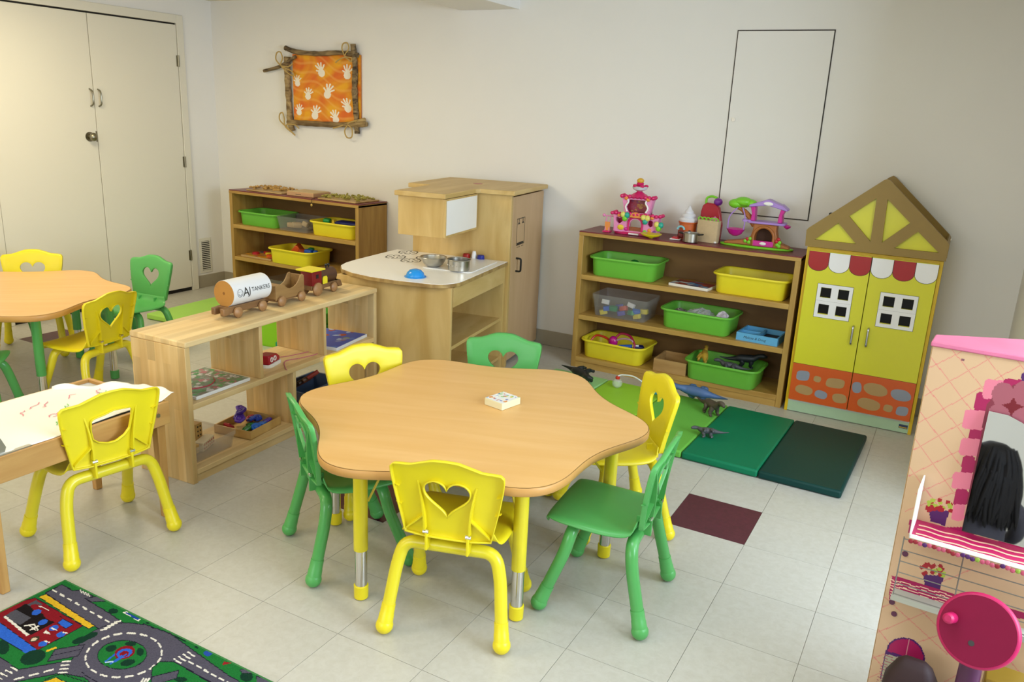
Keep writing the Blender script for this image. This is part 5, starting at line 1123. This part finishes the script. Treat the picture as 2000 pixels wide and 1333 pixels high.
# spray bottle behind the cabinet gable
t = thing('bottle', 'dark-capped bottle on the cabinet top behind the gable', 'bottle', (.205, 1.50, CH+.0005)); MB().lathe([(.022, 0), (.024, .01), (.024, .115), (.014, .135), (.012, .145)], n=18).build('body', clear('bottle plastic', '#c8ccd0', .6), t); MB().lathe([(.015, .145), (.015, .165), (.010, .168)], n=16).build('cap', BLACK, t)
t = thing('pillow_bag', 'low green and red toy box seen through the divider shelf', 'box', (-2.62, .62, 0), .1)
MB().box(-.12, .12, -.10, .10, 0, .20).build('box_body', mk('deep green box', '#2a7a30', .5), t, bevel=.005); MB().box(-.12, .12, -.102, -.1, .13, .16).build('red_band', RT, t); MB().box(-.10, .10, -.09, .09, .20, .27).build('green_stack', mk('leaf green box', '#3f9a2a', .5), t, bevel=.005)
# ------------------------------------------------------------------ pink toy vanity
VA = math.radians(-4); VT = Vector((math.cos(VA), math.sin(VA), 0)); VN = Vector((math.sin(VA), -math.cos(VA), 0)); V0 = Vector((.796, -1.074, 0)); VH = 1.045; VW = .33
va = thing('toy_vanity', 'pink toy vanity with arched mirror, ledge and wire rack at the right edge', 'toy vanity', V0, VA)
CREAM = mk('peach board', '#c9a67e', .5, var=.02); VPINK = mk('pink vanity top', '#cf6f92', .45, var=.12, scale=12); VEDGE = wood('raw board edge', '#d1ad76', '#b98f52', 'z', .6, 3, 20); MGP = mk('magenta board', '#a81450', .4)
MB().box(0, VW, 0, .016, 0, VH).build('front_board', CREAM, va, bevel=.001)
MB().box(-.001, .0, -.001, .016, 0, VH).build('edge_strip', VEDGE, va)
MB().box(0, .014, .016, .10, 0, VH-.02).build('side_board', CREAM, va); MB().box(VW-.014, VW, .016, .22, 0, VH-.02).build('side_board', CREAM, va)
MB().prism([(-.004, -.006), (VW+.004, -.006), (VW+.004, .25), (.16, .17), (-.004, .075)], VH, VH+.012).build('top_board', VPINK, va, bevel=.003)
def van_paint(u_, v_, W):
    X, Y = photo_xy(W); a = lambda x, y: (1660+x*.27, 640+y*.27); b = lambda x, y: (1660+x*.2648, 980+y*.2648)
    col = np.empty(u_.shape+(3,)); col[:] = lin('#cba984'); PL = lin('#cf8074'); M = lin('#a01450'); PKc = lin('#d9788c'); DP = lin('#7c2c3c'); PUc = lin('#4a1a5c'); RD = lin('#a01420'); GN = lin('#a0b83c'); CR = lin('#ecc8a8'); Kc = lin('#2a1a2e'); GY = lin('#a8a488')
    def poly(pts, c, f): col[inpoly(X, Y, [f(*p) for p in pts])] = c
    def ln(p, q, w, c, f): col[inline(X, Y, f(*p), f(*q), w)] = c
    def ell(x, y, rx, ry, c, f, r=0): s = .27 if f is a else .2648; P = f(x, y); col[inell(X, Y, *P, rx*s, ry*s, r)] = c
    for p, q in (((560, 180), (1000, 760)), ((540, 410), (900, 880)), ((700, 110), (1060, 570)), ((900, 110), (1180, 460)), ((500, 600), (860, 1080)), ((450, 780), (820, 1290)), ((430, 1010), (700, 1380)), ((1100, 100), (1259, 300)),
                 ((560, 300), (830, 165)), ((540, 495), (1100, 175)), ((500, 690), (1240, 270)), ((450, 892), (1000, 585)), ((420, 1078), (1000, 785)), ((480, 1205), (900, 1010)), ((400, 1330), (900, 1140))): ln(p, q, 1.5, PL, a)
    for p, q in (((120, 830), (900, 500)), ((160, 985), (760, 735)), ((100, 1180), (660, 985)), ((60, 1330), (240, 1260)), ((250, 700), (720, 1130)), ((420, 700), (800, 1080)), ((190, 920), (300, 1060)), ((120, 1080), (240, 1220)), ((900, 850), (1284, 1300)), ((700, 1330), (1284, 1020))): ln(p, q, 1.5, PL, b)
    ell(818, 235, 13, 10, lin('#7a4a52'), a)
    # blocks round the mirror
    def blk(x0, y0, x1, y1, c, sh=28):
        pts = []
        for px, py in rrect(x1-x0, y1-y0, 24, 4, (x0+x1)/2, (y0+y1)/2): pts.append((px-(py-(y0+y1)/2)*.16, py+(px-(x0+x1)/2)*.08))
        poly(pts, c, a)
    blk(905, 470, 1040, 620, M); blk(965, 380, 1120, 520, PKc); blk(1105, 375, 1259, 450, M); blk(860, 735, 960, 820, M); blk(820, 600, 1010, 740, PKc); blk(810, 930, 900, 1060, M); blk(795, 805, 960, 930, PKc); blk(755, 1170, 850, 1290, M); blk(740, 1050, 900, 1170, PKc); blk(740, 1280, 830, 1400, PKc)
    poly([(1240, 330), (1300, 330), (1300, 420), (1240, 400)], PUc, a)
    poly([(975, 640), (990, 560), (1040, 490), (1110, 440), (1200, 412), (1400, 380), (1400, 1500), (800, 1500)], DP, a)
    for cx, cy in ((1080, 640), (1110, 490), (1260, 480), (1260, 650), (1300, 820), (1300, 1000), (1290, 1160)): ell(cx, cy, 84, 92, lin('#9c5460'), a)
    poly([(1100, 560), (1155, 545), (1185, 505), (1205, 550), (1259, 575), (1200, 600), (1165, 640), (1145, 595)], lin('#6e0c1c'), a)
    # flower pots
    for f, px, py, w in ((b, 655, 30, 1), (b, 615, 510, 1.02)):
        poly([(px-75, py+30), (px+80, py+40), (px+45, py+150), (px-60, py+120)], PUc, f)
        rr = random.Random(int(py))
        for k in range(26): ell(px+rr.uniform(-85, 90), py+rr.uniform(-45, 40), 17, 15, RD if k % 3 else GN, f)
    # ledge back stripes, striped cloth, rail
    poly([(440, 130), (560, 160), (700, 190), (840, 190), (830, 230), (1284, 340), (1400, 360), (1400, 480), (430, 235)], M, b)
    poly([(310, 545), (820, 695), (810, 830), (285, 720)], M, b); poly([(820, 690), (1400, 850), (1400, 900), (820, 760)], M, b)
    for k in range(7):
        y0 = 575+k*22
        for i in range(22):
            x = 300+i*24; yy = y0+(x-300)*.27+5*math.sin(i*1.1); ln((x, yy), (x+25, y0+(x-275)*.27+5*math.sin((i+1)*1.1)), 1.8, CR, b)
    # arched shutter window
    poly([(208, 1400), (262, 1110), (285, 1050), (330, 1015), (400, 1003), (470, 1020), (525, 1070), (553, 1140), (550, 1200), (520, 1400)], PUc, b)
    poly([(278, 1105), (295, 1058), (338, 1025), (400, 1014), (462, 1030), (515, 1078), (542, 1140), (538, 1182)], M, b)
    poly([(262, 1125), (398, 1160), (360, 1420), (215, 1400)], GY, b); poly([(410, 1165), (540, 1205), (520, 1420), (375, 1420)], GY, b)
    for k in range(14): ln((255-k*6, 1135+k*20), (540-k*6, 1215+k*20), 1.2, lin('#a05060'), b)
    ln((405, 1160), (365, 1400), 2.4, PUc, b); ln((435, 1020), (412, 1140), 2, lin('#c07a80'), b)
    return col
print_sheet('printed_front', V0+VT*.001+VN*.0006, VT*(VW-.002), (0, 0, VH-.001), 150, 440, van_paint, printed('vanity print', .45)).name = 'printed_front'
pf = bpy.data.objects['printed_front']; pf.parent = va; pf.matrix_parent_inverse = Matrix.LocRotScale(V0, Matrix.Rotation(VA, 3, 'Z'), None).inverted()
# mirror leaning back a little in its frame
mir = [(.135, .632), (.29, .632), (.292, .72), (.282, .79), (.262, .845), (.235, .885), (.205, .91), (.175, .921), (.137, .922)]
mo = MB().prism([(x, z-.63) for x, z in mir], -.004, 0, 'xz').build('mirror', mk('mirror glass', '#e8ecef', .02, 1, var=0), va, smooth=False); mo.location = (0, -.002, .63); mo.rotation_euler = (math.radians(-6), 0, 0); mo.location = (0, -.036, .63)
for x, z in ((.02, .375), (.028, .515), (.03, .345)): MB().cyl((x, -.0012, z), (x, -.003, z), .007, n=12).build('screw_cap', mk('plum cap', '#5a2a44', .5), va)
# ledge
MB().box(.038, VW, -.098, -.001, .609, .613).build('ledge_floor', MGP, va)
for yy in (-.082, -.055, -.032): MB().tube([(.046+k*.0142, yy+.003*math.sin(k*1.3), .6135) for k in range(21)], .0035, 6, flat=.2).build('cream_wave', mk('cream wave', '#dcae92', .5), va)
MB().box(.034, VW, -.102, -.098, .607, .617).build('ledge_lip', WHITE, va, bevel=.001); MB().box(.034, .038, -.102, -.001, .607, .730).build('ledge_end', WHITE, va, bevel=.001)
rr = random.Random(3)
for k in range(30):
    x = .040+k*.0098; m_ = [mk('grape plum', '#4a1a5c', .5), mk('grape red', '#8c1a28', .5), mk('vine leaf', '#8aa83a', .5), mk('grape rose', '#b8506a', .5)][rr.randrange(4)]
    MB().ball((x, -.102, .603-.005*rr.random()), (.0055, .002, .0058), 8, 6).build('garland_leaf', m_, va)
# wire rack
WIRE = mk('grey wire', '#8a8a84', .35, .7)
for k in range(6): MB().cyl((.022, -.050, .577-k*.030), (VW, -.050, .577-k*.030), .0013, n=6).build('rack_wire', WIRE, va)
for x in (.022, .150): MB().cyl((x, -.050, .582), (x, -.050, .424), .0015, n=6).build('rack_post', WIRE, va)
MB().box(.018, VW, -.052, -.001, .412, .416).build('rack_shelf', mk('grey rail', '#a4a596', .45), va); MB().box(.018, VW, -.054, -.052, .410, .424).build('rack_lip', mk('grey rail', '#a4a596', .45), va)
def VP(s, o, z): return tuple(V0+VT*s+VN*o+Vector((0, 0, z)))
# magenta disc on a purple post
dc = Vector(VP(.205, .20, .485)); nrm = (CAMLOC-dc).normalized(); nrm = (nrm+Vector((-.12, 0, -.10))).normalized()
t = thing('disc_toy', 'magenta toy disc with a peg handle on a purple post before the vanity', 'toy', VP(.21, .19, 0))
t_loc = Vector(t.location); ax = nrm
DM = mk('deep magenta plastic', '#7a0a34', .6, spec=.2); DMR = mk('magenta rim plastic', '#b01452', .45, spec=.35)
P_ = lambda o: dc+ax*o-t_loc
MB().tube([P_(-.022), P_(-.018), P_(.0), P_(.006)], [.070, .080, .081, .076], 48).build('disc', DMR, t, angle=60); MB().tube([P_(.006), P_(.0068)], [.0745, .074], 48).build('disc_face', DM, t)
sd = ax.cross(Vector((0, 0, 1))).normalized(); upv = sd.cross(ax).normalized()
pg = dc-sd*(-.050)*-1*1+upv*.012-t_loc; pg = dc-t_loc+sd*(-.052 if sd.x > 0 else .052)+upv*.006
MB().tube([pg+ax*.005, pg+ax*.050, pg+ax*.055], [.0125, .0115, .007], 16).build('peg_handle', DMR, t)
hl = dc-t_loc+upv*(-.030)+sd*(.004); MB().tube([hl+ax*.0066, hl+ax*.0074], [.0062, .0062], 14).build('socket', BLACK, t)
h2 = dc-t_loc+upv*.025+sd*.002; MB().tube([h2+ax*.0066, h2+ax*.0072], [.006, .006], 14).build('socket', DM, t)
pb = dc-t_loc-ax*.02
MB().tube([(pb.x, pb.y, 0), (pb.x, pb.y, .06), (pb.x, pb.y, pb.z-.02), pb], [.055, .026, .022, .022], 24).build('post', mk('plum post', '#4a1440', .35), t)
# dark play bag and a gold box beside the post
t = thing('play_bag', 'dark play bag with blue and pink swirls at the foot of the vanity', 'bag', VP(.10, .10, 0), VA)
MB().loft([[(x, y, z) for x, y in rrect(w, d, min(.03, d*.4), 4)] for w, d, z in ((.12, .10, 0), (.135, .11, .12), (.12, .09, .24), (.08, .05, .285), (.05, .02, .30))]).build('bag_body', mk('dark maroon cloth', '#2a1214', .7, var=.5, scale=18), t, angle=70)
for k, c_ in enumerate((BL, mk('pale blue swirl', '#6f9cc4', .5), mk('pink swirl', '#8c3a54', .5), NV)): MB().tube(smoothline([(-.045+k*.022, -.056, .10+.02*k), (-.03+k*.025, -.0565, .17+.012*k), (-.0+k*.02, -.046, .24)], 6), .006, 6, flat=.5).build('swirl', c_, t)
t = thing('gold_box', 'gold toy box beside the purple post at the right bottom', 'box', VP(.285, .10, 0), VA); MB().box(-.045, .045, -.04, .04, 0, .34).build('box_body', mk('gold card', '#8f7224', .4, .3), t, bevel=.004); MB().box(-.02, .0, -.0412, -.04, 0, .34).build('dark_stripe', mk('dark gold stripe', '#4f3d14', .5), t)  # one darker gold-brown stripe on the front
# ------------------------------------------------------------------ person reflected in the mirror
ps = thing('person', 'person with long dark hair in dark clothes sitting low, reflected in the arched mirror', 'person', (.87, -2.78, 0), math.radians(150))
def skin(name, joints, edges, mat, parent, root=0):
    me = bpy.data.meshes.new(name); me.from_pydata([j[0] for j in joints], edges, []); me.update()
    o = bpy.data.objects.new(name, me); COL.objects.link(o); o.parent = parent; me.materials.append(mat)
    o.modifiers.new('skin', 'SKIN').use_smooth_shade = True
    if not me.skin_vertices: me.attributes
    for i, j in enumerate(joints): me.skin_vertices[0].data[i].radius = (j[1], j[2] if len(j) > 2 else j[1])
    me.skin_vertices[0].data[root].use_root = True
    s_ = o.modifiers.new('sub', 'SUBSURF'); s_.levels = 2; s_.render_levels = 2
    return o
SKIN = mk('skin', '#b98a6c', .5); CLOTH = mk('dark shirt', '#241f26', .85); HAIR = mk('dark brown hair', '#0e0907', .75, var=.4, scale=60, spec=.2)
J = [((0, 0, .11), .12, .10), ((0, .01, .22), .11, .085), ((0, .02, .34), .12, .085), ((0, .02, .42), .10, .07), ((0, .025, .47), .035),
     ((.13, .02, .405), .045), ((.19, .09, .28), .034), ((.10, .20, .20), .026), ((-.13, .02, .405), .045), ((-.19, .09, .28), .034), ((-.10, .20, .20), .026),
     ((.10, .02, .095), .075), ((.27, .20, .085), .052), ((.04, .27, .05), .036), ((-.10, .02, .095), .075), ((-.27, .20, .085), .052), ((-.04, .32, .05), .036)]
Ee = [(0, 1), (1, 2), (2, 3), (3, 4), (3, 5), (5, 6), (6, 7), (3, 8), (8, 9), (9, 10), (0, 11), (11, 12), (12, 13), (0, 14), (14, 15), (15, 16)]
try:
    bpy.context.view_layer.update()
    me_ = None
    body = bpy.data.objects.new('body', bpy.data.meshes.new('body')); COL.objects.link(body); body.parent = ps
    body.data.from_pydata([j[0] for j in J], Ee, []); body.data.update(); body.data.materials.append(CLOTH)
    body.modifiers.new('skin', 'SKIN').use_smooth_shade = True
    bpy.context.view_layer.objects.active = body
    if not len(body.data.skin_vertices):
        bpy.ops.object.select_all(action='DESELECT'); body.select_set(True); bpy.ops.mesh.customdata_skin_add()
    for i, j in enumerate(J): body.data.skin_vertices[0].data[i].radius = (j[1], j[2] if len(j) > 2 else j[1])
    body.data.skin_vertices[0].data[0].use_root = True
    s_ = body.modifiers.new('sub', 'SUBSURF'); s_.levels = 2; s_.render_levels = 2
except Exception as e_: print('skin', e_)
hd = MB().ball((0, .035, .565), (.070, .082, .098), 20, 14).ball((0, .112, .555), (.011, .016, .013), 8, 6).ball((.068, .03, .56), (.010, .018, .024), 8, 6).ball((-.068, .03, .56), (.010, .018, .024), 8, 6).tube([(0, .025, .44), (0, .03, .50)], .036, 12).build('head', SKIN, ps)
for x in (-.027, .027): MB().ball((x, .108, .575), (.011, .007, .007), 8, 6).build('eye', BLACK, hd)
MB().ball((0, .112, .523), (.022, .006, .006), 8, 5).build('mouth', mk('lips', '#8f4a44', .5), hd)
hr = MB().loft([[(rx*math.cos(q), .018+ry*math.sin(q)*(1 if math.sin(q) < 0 else fr_), z) for q in [k*2*pi/24 for k in range(24)]] for rx, ry, fr_, z in ((.09, .075, .25, .38), (.098, .085, .3, .44), (.094, .092, .35, .50), (.088, .096, .5, .56), (.082, .094, .75, .61), (.066, .078, .95, .648), (.03, .04, 1, .668))])
rr = random.Random(5)
for k in range(90):
    q = rr.uniform(pi*.95, pi*2.05); z0 = rr.uniform(.60, .655); r0 = .9
    hr.tube(smoothline([(.06*math.cos(q), .018+.07*math.sin(q), z0), (.092*math.cos(q), .018+.10*math.sin(q), z0-.07), ((.098+rr.uniform(0, .02))*math.cos(q+rr.uniform(-.1, .1)), .018+.10*math.sin(q), z0-.17), ((.10+rr.uniform(-.01, .03))*math.cos(q+rr.uniform(-.2, .2)), .018+.095*math.sin(q), z0-.27)], 3), [.010]*7+[.009, .007, .003], 5)
hr.build('hair', HAIR, ps, angle=80)
for s in (-1, 1):
    pm = MB().ball((s*.085, .235, .185), (.022, .030, .012), 12, 8)
    for k in range(4): L = (.034, .040, .038, .030)[k]; pm.tube([(s*(.068+k*.012), .258, .185), (s*(.067+k*.012), .258+L*.6, .180), (s*(.066+k*.012), .258+L, .168)], [.0065, .006, .005], 7)
    pm.tube([(s*.066, .225, .187), (s*.05, .240, .184), (s*.044, .258, .180)], [.008, .007, .006], 7); pm.build('hand', SKIN, ps)
